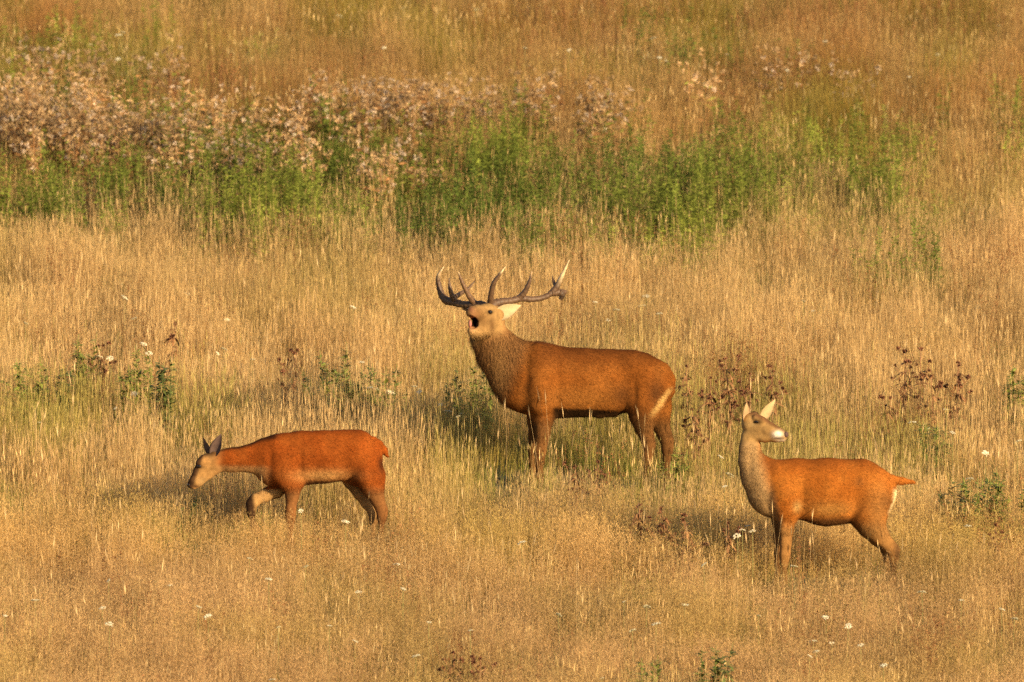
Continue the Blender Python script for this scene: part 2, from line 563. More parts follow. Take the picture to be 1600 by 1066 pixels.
        # pale line of the rump beside the tail
        tl = np.abs((px - 1046) + (py - 607) * .70)
        base = mixc(base, [.95, .66, .32], sstep(8, 1, tl) * .8 * sstep(600, 612, py) * sstep(655, 640, py) * (px > 1005) * (V[:, 1] < .1))
        return base
    def hlen(px, py, V, N):
        L = np.full(len(px), .028)
        nk = sstep(835, 800, px + .45 * (py - 560)) * sstep(505, 535, py)
        L += nk * .045 + .03 * nk * sstep(12, -14, px - (742 + .88 * (py - 560)) + 10)
        face = sstep(528, 512, py) * (px < 792)
        L = L * (1 - .72 * face)
        L = np.where((np.hypot((px - 738) / 7.5, (py - 502) / 12) < 1), 0, L)
        L = np.where(py > 690, .012, L)
        return L
    def flow(px, py, V, N):
        f = np.tile(np.array([.85, 0, -.45]), (len(px), 1))
        nk = sstep(835, 795, px + .45 * (py - 560))[:, None]
        f = f * (1 - nk) + np.array([.25, 0, -.95]) * nk
        lg = sstep(640, 665, py)[:, None]
        return f * (1 - lg) + np.array([.1, 0, -1]) * lg
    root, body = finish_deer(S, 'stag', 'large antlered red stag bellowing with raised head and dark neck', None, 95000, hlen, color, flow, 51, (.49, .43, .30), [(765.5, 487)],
        [(868, 602, 7, 38, -.022), (847, 600, 15, 36, .016), (974, 604, 13, 30, -.024), (1004, 575, 18, 18, .014), (990, 618, 6, 26, -.014), (822, 580, 7, 36, -.018), (998, 642, 10, 10, .010), (915, 600, 30, 22, .010), (930, 560, 40, 9, -.008), (1026, 612, 8, 26, -.012)])

    ye = S.front_y(765.5, 487)
    uv_ball('eye', S.loc(765.5, 487, ye + .002), .022, root, M_EYE, (1.1, .8, .85))
    uv_ball('eye', S.loc(752, 480, -.06), .014, root, M_EYE, (.8, .9, .9))
    yn = S.front_y(737, 482)
    for dx, dz in ((-4.0, 0), (1.5, 1.5)):
        uv_ball('nostril', S.loc(735 + dx, 482 + dz, S.front_y(735 + dx, 482 + dz) + .004), .010, root, M_EYE, (1, .6, .8))
    # tongue and lower lip inside the open mouth
    uv_ball('tongue', S.loc(734.5, 505, -.245), .026, root, M_COAT, (.62, 1.4, 1.35), (.42, .17, .13))
    make_ear(root, S, (775, 492, -.13), (814, 476, -.06), 25, (.35, -1, .05), (.56, .42, .24), (.2, .10, .05), .35)
    make_ear(root, S, (762, 483, .02), (721, 482, .10), 17, (-.35, -.8, -.2), (.25, .16, .09), (.12, .06, .03), .35)

    # antlers
    def Z(zx, zy, yd):
        return S.loc(660 + zx / 6.154, 390 + zy / 6.154, yd)
    def branch(pts, radii, name, parent, tip=.75, dark=(.085, .047, .026), pale=(.70, .52, .30), knob=0):
        P = spline([Z(*p) for p in pts], 7)
        R = np.interp(np.linspace(0, 1, len(P)), np.linspace(0, 1, len(radii)), radii) / S.s
        R = R * (1 + .07 * np.sin(np.arange(len(P)) * 1.9))
        V, F = tube(P, R, 10)
        V = np.array(V)
        V += .0016 * (noise2(V[:, 0] * 90, V[:, 2] * 90, 1.0, 77)[:, None] - .5)
        u = np.repeat(np.linspace(0, 1, len(P)), 10)
        C = mixc(np.tile(np.array(dark), (len(V), 1)), pale, sstep(tip, tip + .16, u))
        C = mixc(C, [.15, .085, .045], .6 * noise2(V[:, 0] * 40, V[:, 2] * 40, 1.0, 78) * (u < tip))
        return link(name, mesh_from(name, V, F, True, C, M_ANTLER), parent)
    r_ant = branch([(665, 560, -.10), (690, 520, -.08), (760, 497, -.05), (850, 487, 0), (950, 463, .05), (1040, 472, .09), (1130, 463, .12), (1215, 430, .14), (1285, 360, .15), (1340, 250, .14), (1412, 92, .10)],
                   [6.4, 7.6, 6.2, 5.4, 5.2, 4.7, 4.4, 4.6, 5.0, 3.3, .6], 'antler', root, .80)
    branch([(655, 505, -.09), (662, 420, -.15), (688, 315, -.19), (742, 235, -.21), (797, 162, -.22)], [5.2, 4.4, 3.8, 2.4, .5], 'tine', r_ant, .74)
    branch([(930, 462, .04), (985, 400, .02), (1030, 300, 0), (1054, 200, -.01)], [5.4, 4.4, 3.0, .5], 'tine', r_ant, .78, pale=(.45, .29, .15))
    branch([(1235, 410, .14), (1300, 405, .18), (1378, 402, .22)], [5.4, 6.2, 3.6], 'tine', r_ant, 2)
    branch([(1310, 400, .17), (1345, 430, .19), (1330, 472, .20)], [5.0, 4.6, 3.2], 'tine', r_ant, 2, dark=(.045, .028, .018))
    branch([(1282, 345, .16), (1262, 300, .19), (1250, 240, .21)], [3.2, 2.4, .5], 'tine', r_ant, .8, pale=(.2, .13, .08))
    l_ant = branch([(612, 545, -.02), (560, 528, .01), (470, 525, .05), (390, 522, .10), (300, 500, .16), (230, 482, .21), (187, 430, .24), (158, 340, .25), (152, 250, .24), (204, 158, .20)],
                   [6.2, 7.2, 6.0, 5.6, 6.0, 6.6, 5.6, 4.6, 3.2, .6], 'antler', root, .84)
    branch([(505, 515, .03), (455, 450, -.02), (402, 350, -.06), (368, 270, -.08), (348, 208, -.09)], [5.0, 4.4, 3.4, 2.4, .5], 'tine', l_ant, .86, dark=(.13, .07, .037))
    branch([(312, 490, .15), (288, 440, .12), (266, 360, .10), (257, 268, .10)], [5.2, 4.4, 3.2, .6], 'tine', l_ant, .9, pale=(.2, .13, .08))
    branch([(315, 450, .16), (380, 408, .24), (440, 370, .30), (503, 292, .34)], [4.0, 3.2, 2.6, .5], 'tine', l_ant, 2)
build_stag()

# ---------- the grazing hind
def build_grazer():
    S = Solid(500, 862, ((-1.20, -.32, -.05), (.66, .34, 1.12)), .0095)
    S.chain([(436, 720, 0, 42), (472, 715, 0, 41), (506, 713.5, 0, 40), (535, 711, 0, 38.5), (556, 709, 0, 36.5), (567, 715, 0, 28)], .68, .04)
    S.chain([(437, 717, 0, 38), (412, 714, -.01, 25.5), (388, 716, -.02, 19.5), (362, 718, -.02, 17.5), (342, 719, -.02, 16)], .62, .05)
    S.chain([(431, 695, -.07, 8), (442, 735, -.10, 18), (450, 752, -.10, 15)], .8, .05)
    S.chain([(335, 719, -.02, 14.5), (323, 723, -.02, 13), (313, 737, -.02, 10.2), (305, 750, -.02, 7.8), (298.5, 757, -.02, 6)], .78, .02)
    S.chain([(339, 728, -.02, 11.5), (325, 739, -.02, 8.6), (312, 753, -.02, 5.8), (304, 760.5, -.02, 4.2)], .7, .02)
    S.chain([(319, 719, -.04, 6), (312, 723, -.035, 5)], 1, .03)
    leg(S, [(456, 738, 23), (458, 753, 14), (457, 775, 9), (455, 795, 7.4), (454, 808, 7.6), (453, 822, 5.2), (453, 846, 4.8), (452, 853, 5.8), (449, 861, 6.2)], -.09)
    leg(S, [(446, 750, 18), (432, 766, 10.5), (414, 774, 8.8), (399, 780, 8.2), (393, 787, 7.6), (392, 800, 5.2), (396, 822, 4.6), (400, 830, 5.5), (406, 836, 6)], .07)
    leg(S, [(570, 722, 28), (578, 745, 22), (584, 764, 15), (591, 783, 9.6), (597, 797, 7.8), (597, 808, 6), (594, 846, 5), (593, 853, 5.8), (589, 861, 6.2)], -.09)
    leg(S, [(558, 732, 24), (552, 748, 15), (563, 769, 10.6), (573, 786, 8.2), (583, 801, 7), (584, 812, 5.6), (580, 846, 5), (579, 853, 5.8), (575, 861, 6.2)], .09)
    S.chain([(582, 689, 0, 8), (591, 694, 0, 6.5), (599, 702, 0, 5.2), (605, 712, 0, 2.6)], .8, .02)

    def color(px, py, V, N):
        base = np.tile(np.array([.46, .125, .026]), (len(px), 1))
        n1 = fnoise2(V[:, 0] * 5, V[:, 2] * 5, 1.0, 43)
        base = mixc(base, [.54, .175, .042], sstep(.45, .75, n1) * .5)
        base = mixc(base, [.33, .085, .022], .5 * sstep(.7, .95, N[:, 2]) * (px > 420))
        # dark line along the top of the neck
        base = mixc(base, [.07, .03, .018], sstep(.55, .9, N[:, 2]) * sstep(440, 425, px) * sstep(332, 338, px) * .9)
        # pale belly, throat and inner legs
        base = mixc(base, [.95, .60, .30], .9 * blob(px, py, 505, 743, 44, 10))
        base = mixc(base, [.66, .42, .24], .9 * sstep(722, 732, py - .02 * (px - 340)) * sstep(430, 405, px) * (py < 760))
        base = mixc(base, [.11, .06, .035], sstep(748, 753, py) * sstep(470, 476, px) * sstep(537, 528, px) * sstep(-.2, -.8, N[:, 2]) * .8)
        lg = sstep(752, 775, py) * (px > 420)
        base = mixc(base, [.40, .22, .11], lg * .85)
        farhind = (V[:, 1] > .0) & (px > 530) & (py > 742)
        base = mixc(base, [.85, .58, .32], farhind * .8)
        raised = (px < 442) & (py > 764)
        base = mixc(base, [.95, .66, .36], raised * .9)  # pale raised foreleg, its lit stretch painted into the colour
        base = mixc(base, [.09, .055, .04], raised * sstep(403, 394, px + .2 * (790 - py)))
        base = mixc(base, [.26, .13, .07], sstep(800, 825, py) * .6)
        base = mixc(base, [.06, .035, .022], sstep(852, 856, py))
        # rump dark edge under the tail
        base = mixc(base, [.07, .03, .02], blob(px, py, 595, 722, 5, 18) * .9)
        base = mixc(base, [.56, .15, .028], blob(px, py, 600, 704, 8, 11) * (N[:, 2] > -.3))
        # face
        fc = sstep(354, 328, px)
        base = mixc(base, [.72, .46, .23], fc * .9)
        bridge = sstep(8.5, 3.5, (px - 296) * .92 - (760 - py) * .30)
        base = mixc(base, [.15, .085, .06], fc * bridge * .95)
        base = mixc(base, [.08, .045, .035], fc * sstep(717, 707, py) * .85)
        base = mixc(base, [.045, .028, .024], blob(px, py, 296, 756, 6, 6))
        base = mixc(base, [.70, .52, .32], blob(px, py, 316, 752, 9, 7) * .7)
        base = mixc(base, [.15, .08, .06], np.clip(1.2 * blob(px, py, 306, 759.5, 4.5, 2), 0, 1) * .9)
        return base
    def hlen(px, py, V, N):
        L = np.full(len(px), .024)
        L = np.where(px < 345, .007, L)
        L = np.where(py > 770, .010, L)
        return np.where(np.hypot(px - 596, py - 706) < 16, .02, L)
    def flow(px, py, V, N):
        f = np.tile(np.array([.9, 0, -.35]), (len(px), 1))
        lg = sstep(748, 770, py)[:, None]
        return f * (1 - lg) + np.array([.1, 0, -1]) * lg
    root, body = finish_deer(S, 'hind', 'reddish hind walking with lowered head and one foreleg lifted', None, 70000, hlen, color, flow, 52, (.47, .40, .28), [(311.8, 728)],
        [(469, 725, 6, 30, -.016), (450, 715, 13, 26, .012), (537, 722, 10, 22, -.018), (560, 692, 14, 12, .011), (422, 716, 6, 24, -.013), (505, 715, 22, 18, .008), (580, 740, 5, 22, -.010)])
    ye = S.front_y(311.8, 728)
    uv_ball('eye', S.loc(311.8, 728, ye + .0), .020, root, M_EYE, (1.1, .7, .8))
    uv_ball('eye', S.loc(311.8, 728, .045), .0155, root, M_EYE, (1.1, .7, .8))
    uv_ball('nose', S.loc(295.5, 757.5, -.02), .023, root, M_EYE, (.75, 1.15, .9))
    make_ear(root, S, (334, 710, -.06), (346, 677, -.06), 22, (-.5, -.75, -.1), (.15, .095, .075), (.09, .05, .04), .4)
    make_ear(root, S, (329, 709, .03), (317, 683, .05), 18, (-.8, -.45, -.1), (.19, .12, .09), (.08, .045, .035), .4)
build_grazer()

# ---------- the watching hind
def build_watcher():
    S = Solid(1300, 921, ((-.86, -.34, -.05), (.78, .34, 1.70)), .0095)
    S.chain([(1211, 764, 0, 45), (1245, 763, 0, 46), (1290, 768, 0, 51.5), (1315, 767, 0, 49.5), (1345, 759, 0, 41), (1366, 763, 0, 33)], .68, .04)
    S.chain([(1206, 756, 0, 41), (1186, 740, -.02, 29), (1173, 718, -.03, 17.5), (1171, 700, -.03, 14.5), (1172, 682, -.03, 14.5)], .72, .05)
    S.chain([(1212, 735, -.08, 10), (1222, 775, -.12, 20), (1228, 795, -.11, 17)], .8, .05)
    S.chain([(1175, 660, -.03, 17), (1188, 665, -.06, 14), (1202, 670.5, -.10, 11.5), (1214, 675.5, -.13, 9), (1223, 679, -.15, 7.2)], .9, .025)
    S.chain([(1179, 675, -.04, 14), (1195, 680, -.08, 9.5), (1211, 683.5, -.12, 5.6), (1222, 685, -.145, 4.2)], .85, .025)
    S.chain([(1180, 652, -.10, 5), (1190, 656, -.12, 5)], 1, .02)
    leg(S, [(1228, 785, 23), (1229, 806, 14), (1228, 828, 10), (1227, 848, 8.4), (1226, 866, 7.8), (1225, 880, 5.4), (1224, 904, 5), (1223, 912, 6), (1220, 920, 6.4)], -.09)
    leg(S, [(1220, 788, 20), (1220, 812, 12), (1219, 840, 8.6), (1218, 864, 7.6), (1217, 880, 5.4), (1216, 904, 5), (1215, 912, 6), (1212, 920, 6.4)], .09)
    leg(S, [(1366, 775, 33), (1358, 806, 25), (1364, 824, 18), (1376, 839, 12.8), (1389, 853, 9.6), (1396, 861, 8.4), (1396, 874, 6.6), (1394, 904, 5.2), (1393, 912, 6), (1389, 920, 6.4)], -.09)
    leg(S, [(1362, 778, 30), (1352, 808, 22), (1359, 826, 15), (1370, 841, 11), (1383, 854, 8.8), (1388, 863, 7.8), (1388, 876, 6.2), (1386, 904, 5.2), (1385, 912, 6), (1381, 920, 6.4)], .09)
    S.chain([(1380, 748, 0, 11), (1392, 749, 0, 7.2), (1408, 751, 0, 5.6), (1426, 752.5, 0, 3.4)], .9, .02)

    def color(px, py, V, N):
        base = np.tile(np.array([.56, .185, .036]), (len(px), 1))
        n1 = fnoise2(V[:, 0] * 5, V[:, 2] * 5, 1.0, 45)
        base = mixc(base, [.62, .25, .06], sstep(.45, .75, n1) * .55)
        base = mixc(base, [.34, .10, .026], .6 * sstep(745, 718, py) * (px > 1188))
        base = mixc(base, [.20, .07, .025], .55 * blob(px, py, 1200, 727, 12, 12))
        base = mixc(base, [.68, .36, .125], .8 * blob(px, py, 1295, 795, 38, 13))
        base = mixc(base, [.72, .46, .21], .9 * blob(px, py, 1244, 791, 7, 9))
        base = mixc(base, [.30, .13, .05], .6 * blob(px, py, 1340, 752, 9, 8))
        # grey-buff neck and throat
        nk = sstep(14, -10, (px - 1186) - .30 * np.maximum(py - 720, 0) + .0 * py) * sstep(835, 810, py)
        base = mixc(base, [.64, .44, .27], nk * .92)
        base = mixc(base, [.16, .10, .065], nk * sstep(-.75, -.95, N[:, 0]) * .7)  # shade on the edge turned away from the sun, painted in
        # thighs and legs
        th = blob(px, py, 1372, 800, 22, 45)
        base = mixc(base, [.50, .255, .10], .75 * th)
        base = mixc(base, [.24, .115, .05], .7 * blob(px, py, 1384, 783, 10, 14))
        lg = sstep(805, 830, py)
        base = mixc(base, [.50, .28, .125], lg * .85)
        base = mixc(base, [.17, .095, .055], blob(px, py, 1401, 862, 6, 18) * .9)
        base = mixc(base, [.20, .11, .06], (px < 1221) * (py > 812) * .6)
        base = mixc(base, [.17, .09, .05], sstep(870, 890, py) * .5)
        base = mixc(base, [.05, .03, .02], sstep(911, 915, py))
        # underside of the belly
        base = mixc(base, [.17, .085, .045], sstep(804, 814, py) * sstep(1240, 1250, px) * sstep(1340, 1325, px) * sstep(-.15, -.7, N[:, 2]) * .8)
        # pale rump edge
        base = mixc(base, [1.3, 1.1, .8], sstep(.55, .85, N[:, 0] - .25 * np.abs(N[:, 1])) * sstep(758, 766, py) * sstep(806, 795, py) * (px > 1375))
        base = mixc(base, [.58, .20, .045], sstep(1384, 1392, px) * sstep(762, 757, py))
        # face
        fc = sstep(694, 684, py)
        base = mixc(base, [.66, .43, .22], fc * .9)
        ridge = sstep(7, 0, (py - 646) - .50 * (px - 1176)) * (px > 1168)
        base = mixc(base, [.27, .14, .08], fc * ridge * .95)
        base = mixc(base, [1.5, 1.45, 1.65], np.clip(1.5 * blob(px, py, 1214, 678, 7, 5), 0, 1))
        base = mixc(base, [1.15, .95, .9], np.clip(1.2 * blob(px, py, 1220, 687, 7, 2.6), 0, 1))
        base = mixc(base, [.16, .08, .06], np.clip(1.2 * blob(px, py, 1214, 684, 8, 1.1), 0, 1) * .8)
        base = mixc(base, [.70, .54, .34], blob(px, py, 1175, 663, 5, 3) * .5)
        return base
    def hlen(px, py, V, N):
        L = np.full(len(px), .024)
        L = np.where(py < 692, .006, L)
        L = np.where(py > 835, .010, L)
        return np.where((px > 1392) & (py < 765), .025, L)
    def flow(px, py, V, N):
        f = np.tile(np.array([.9, 0, -.35]), (len(px), 1))
        nk = sstep(1200, 1185, px)[:, None]
        f = f * (1 - nk) + np.array([.15, 0, -1]) * nk
        lg = sstep(805, 825, py)[:, None]
        return f * (1 - lg) + np.array([.1, 0, -1]) * lg
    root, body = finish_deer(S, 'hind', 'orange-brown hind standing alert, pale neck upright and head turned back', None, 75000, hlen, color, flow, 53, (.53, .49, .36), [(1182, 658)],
        [(1253, 772, 7, 30, -.017), (1231, 766, 14, 28, .012), (1334, 782, 9, 26, -.018), (1362, 742, 14, 14, .012), (1201, 760, 7, 30, -.013), (1292, 775, 22, 20, .009), (1382, 785, 6, 22, -.012), (1172, 720, 5, 25, -.008)])
    ye = S.front_y(1182, 658)
    uv_ball('eye', S.loc(1182, 658, ye + .0), .020, root, M_EYE, (1.25, .7, .72))
    uv_ball('eye', S.loc(1190, 656, .02), .014, root, M_EYE, (1, .8, .8))
    uv_ball('nose', S.loc(1226.8, 678, -.160), .029, root, M_COAT, (.75, 1.0, .95), (.10, .06, .055))
    make_ear(root, S, (1190, 653, -.01), (1211, 623, .0), 19, (.55, -.85, .1), (.56, .40, .21), (.2, .11, .06), .35)
    make_ear(root, S, (1164, 657, -.08), (1166, 628, -.07), 22, (.75, -.62, .1), (.42, .28, .15), (.05, .035, .035), .5)
build_watcher()

# ------------------------------------------------------------------ where the three animals stand (keeps tall stems out of their bodies)
DEER = [(pix_ground(930, 765), -.95, .75, .30), (pix_ground(500, 862), -1.1, .6, .22), (pix_ground(1300, 921), -.75, .65, .22)]
def under_deer(x, y):
    m_ = np.zeros(len(x), bool)
    for p, a, b_, w in DEER:
        m_ |= (x > p.x + a) & (x < p.x + b_) & (np.abs(y - p.y) < w)
    return m_

def trampled(x, y):
    """grass is trodden and cropped just below each animal"""
    m_ = np.zeros(len(x))
    for p, a, b_, w in DEER:
        m_ = np.maximum(m_, sstep(a - .35, a, x - p.x) * sstep(b_ + .3, b_, x - p.x) * sstep(-2.1, -1.2, y - p.y) * sstep(.8, .4, y - p.y))
    return m_

# ------------------------------------------------------------------ grass: clump shapes
class Clump:
    def __init__(self, seed):
        self.V, self.F, self.C = [], [], []
        self.r = np.random.default_rng(seed)
    def ribbon(self, P, w, c0, c1, side):
        """tapered blade along points P"""
        n_ = len(P); b0 = len(self.V)
        for i in range(n_):
            u = i / (n_ - 1)
            ww = w * (1 - .75 * u)
            c = np.array(c0) * (1 - u) + np.array(c1) * u
            self.V += [P[i] - side * ww, P[i] + side * ww]
            self.C += [c, c]
        for i in range(n_ - 1):
            a = b0 + 2 * i
            self.F += [(a, a + 1, a + 3), (a, a + 3, a + 2)]
    def fleck(self, p, d, side, ln, w, c):
        b0 = len(self.V)
        self.V += [p, p + d * ln * .45 + side * w, p + d * ln, p + d * ln * .45 - side * w]
        self.C += [np.array(c)] * 4
        self.F += [(b0, b0 + 1, b0 + 2), (b0, b0 + 2, b0 + 3)]
    def rdir(self):
        a = self.r.uniform(0, 2 * math.pi)
        return np.array([math.cos(a), math.sin(a), 0.0])
    def stem(self, rad_, h, lean, w, c0, c1, n_=4, droop=0.0):
        p0 = self.rdir() * rad_ * math.sqrt(self.r.random())
        d = self.rdir()
        P = []
        for i in range(n_):
            u = i / (n_ - 1)
            P.append(p0 + np.array([0, 0, h * u * (1 - .12 * lean * u)]) + d * h * (lean * .25 * u + lean * .45 * u * u) - np.array([0, 0, droop * h * max(0, u - .6) ** 2]))
        side = np.cross(np.array([0, 0, 1.0]), self.rdir()) 
        self.ribbon(np.array(P), w, c0, c1, side)
        t = P[-1] - P[-2]
        return np.array(P[-1]), t / np.linalg.norm(t)
    def mesh(self, name, mat):
        return mesh_from(name, self.V, self.F, False, self.C, mat)

STRAW = np.array([.74, .53, .27]); STRAW2 = np.array([.64, .40, .17]); OLIVE = np.array([.33, .33, .085]); GREEN = np.array([.19, .215, .05])
BROWN = np.array([.40, .22, .10]); PINKB = np.array([.66, .45, .235])

def clump_gold(seed):
    """ripe grass: straw stems with narrow seed spikes over shorter leaves"""
    q = Clump(seed); r = q.r
    for _ in range(26):
        g = r.random()
        c0 = OLIVE * (1 - g) + STRAW2 * g
        q.stem(.17, r.uniform(.08, .24), r.uniform(.08, .6), r.uniform(.0016, .003), c0, (STRAW if g > .4 else OLIVE * 1.4) * r.uniform(.65, 1), 4, r.uniform(0, 1.2))
    for _ in range(20):
        h = r.uniform(.24, .44) if r.random() < .86 else r.uniform(.44, .78)
        f = r.uniform(.72, 1.12)
        tip, t = q.stem(.18, h, abs(r.normal(0, .14)), r.uniform(.0013, .002), STRAW2 * f, STRAW * f, 4)
        ln = r.uniform(.05, .13); c = STRAW * r.uniform(.75, 1.1)
        for a in range(2):
            s = q.rdir()
            q.fleck(tip - t * .01, t + .05 * s, s, ln, r.uniform(.0010, .0026), c)
    return q
def clump_fine(seed):
    """dense fine hay-coloured stems with thin ragged tops"""
    q = Clump(seed); r = q.r
    for _ in range(20):
        g = r.random()
        q.stem(.2, r.uniform(.08, .22), r.uniform(.1, .6), r.uniform(.0014, .0026), OLIVE * (1 - g) + STRAW2 * g, STRAW * r.uniform(.6, .95), 4, r.uniform(0, 1.2))
    for _ in range(44):
        h = r.uniform(.20, .44); f = r.uniform(.78, 1.1)
        tip, t = q.stem(.22, h, abs(r.normal(0, .17)), r.uniform(.0010, .0016), STRAW2 * f, STRAW * f, 4)
        for k in range(4):
            s = q.rdir(); d = t + s * r.uniform(.05, .35); d /= np.linalg.norm(d)
            q.fleck(tip - t * r.uniform(0, .07), d, np.cross(d, q.rdir()), r.uniform(.02, .05), r.uniform(.0007, .0013), STRAW * f * r.uniform(.85, 1.1))
    return q
def clump_bent(seed):
    """bent grass: fine stems with airy brown-pink panicles"""
    q = Clump(seed); r = q.r
    for _ in range(22):
        g = r.random()
        q.stem(.2, r.uniform(.08, .2), r.uniform(.1, .7), r.uniform(.0014, .0026), OLIVE * (1 - g) + STRAW2 * .8 * g, STRAW2, 4, r.uniform(0, 1.5))
    for _ in range(30):
        h = r.uniform(.18, .40)
        tip, t = q.stem(.22, h, r.uniform(.0, .4), .0010, STRAW2 * .9, PINKB, 4)
        c = PINKB * r.uniform(.85, 1.15)
        for k in range(15):
            s = q.rdir(); u = r.uniform(-.14, .03)
            p = tip + t * u
            d = (t * .6 + s * r.uniform(.3, 1.0)); d /= np.linalg.norm(d)
            q.fleck(p + d * r.uniform(.005, .035), d, np.cross(d, q.rdir()), r.uniform(.015, .032), r.uniform(.0008, .0017), c * r.uniform(.85, 1.15))
    return q
def clump_green(seed):
    """short green grass and herbs at the foot"""
    q = Clump(seed); r = q.r
    for _ in range(55):
        c0 = GREEN * r.uniform(.7, 1.2)
        q.stem(.17, r.uniform(.10, .28), r.uniform(.1, .7), r.uniform(.002, .004), c0, (GREEN * .4 + OLIVE * .6) * r.uniform(.8, 1.3), 4, r.uniform(0, 1.6))
    for _ in range(6):
        tip, t = q.stem(.15, r.uniform(.25, .45), r.uniform(.0, .2), .0016, OLIVE, STRAW, 4)
        s = q.rdir(); q.fleck(tip, t, s, .08, .004, STRAW)
    return q
def clump_herb(seed):
    """leafy green herb shoots, knee high"""
    q = Clump(seed); r = q.r
    for _ in range(7):
        h = r.uniform(.35, .78)
        p0 = q.rdir() * .2 * r.random(); d = q.rdir() * r.uniform(0, .25)
        g = GREEN * r.uniform(.65, 1.25)
        q.ribbon(np.array([p0, p0 + (d * .4 + np.array([0, 0, .5])) * h, p0 + (d + np.array([0, 0, 1])) * h]), .005, g * .8, g, q.rdir())
        nl = int(h * 110)
        for k in range(nl):
            u = r.uniform(.15, 1)
            p = p0 + (d * u + np.array([0, 0, u])) * h
            s = q.rdir(); ld = s * r.uniform(.6, 1) + np.array([0, 0, r.uniform(-.2, .7)]); ld /= np.linalg.norm(ld)
            ln = r.uniform(.035, .085) * (1.15 - .6 * u)
            q.fleck(p, ld, np.cross(ld, q.rdir()), ln, ln * r.uniform(.09, .17), g * r.uniform(.65, 1.5))
    return q
def clump_down(seed):
    """dead thistle stems gone to seed, buff fluff on branch ends"""
    q = Clump(seed); r = q.r
    for _ in range(6):
        h = r.uniform(.5, .95)
        p0 = q.rdir() * .22 * r.random(); d = q.rdir() * r.uniform(0, .3)
        top = p0 + (d + np.array([0, 0, 1])) * h
        q.ribbon(np.array([p0, (p0 + top) / 2, top]), .005, BROWN * .7, BROWN, q.rdir())
        for k in range(r.integers(6, 11)):
            u = r.uniform(.55, 1.0)
            b0 = p0 + (d * u + np.array([0, 0, u])) * h
            e = b0 + q.rdir() * r.uniform(.03, .13) + np.array([0, 0, r.uniform(.02, .10)])
            q.ribbon(np.array([b0, e]), .003, BROWN * .8, BROWN, q.rdir())
            fl = np.array([.48, .35, .20]) * r.uniform(.6, 1.3) if r.random() < .85 else np.array([.56, .47, .38])
            R = r.uniform(.014, .032)
            for m_ in range(16):
                v = r.normal(0, 1, 3); v /= np.linalg.norm(v)
                q.fleck(e + v * R * .1, v, np.cross(v, q.rdir()), R * r.uniform(.8, 1.5), R * .30, fl * r.uniform(.8, 1.2))
        for k in range(10):
            u = r.uniform(.1, .8); b0 = p0 + (d * u + np.array([0, 0, u])) * h
            s = q.rdir(); ld = s + np.array([0, 0, r.uniform(-.6, .4)]); ld /= np.linalg.norm(ld)
            ln = r.uniform(.05, .13)
            q.fleck(b0, ld, np.cross(ld, q.rdir()), ln, ln * .16, BROWN * r.uniform(.5, 1.1) if r.random() < .6 else GREEN * 1.1)
    return q
def clump_rust(seed):
    """withered rust-brown stalks"""
    q = Clump(seed); r = q.r
    for _ in range(22):
        q.stem(.18, r.uniform(.2, .4), r.uniform(.2, .9), r.uniform(.002, .004), BROWN * .6, BROWN * r.uniform(.8, 1.2), 4, r.uniform(0, 1))
    for _ in range(9):
        h = r.uniform(.4, .75)
        tip, t = q.stem(.16, h, r.uniform(.05, .3), .0028, BROWN * .5, BROWN * .9, 4)
        for k in range(16):
            s = q.rdir(); p = tip - t * r.uniform(0, .2)
            q.fleck(p + s * .006, t * .5 + s, np.cross(t, s), r.uniform(.012, .03), r.uniform(.004, .008), np.array([.38, .17, .075]) * r.uniform(.6, 1.2))
    return q

def proto_collection(name, maker, n_, seed, mat):
    c = bpy.data.collections.new(name)
    for i in range(n_):
        o = bpy.data.objects.new('%s_%02d' % (name, i), maker(seed + i).mesh('%s_%02d' % (name, i), mat))
        c.objects.link(o)
    return c

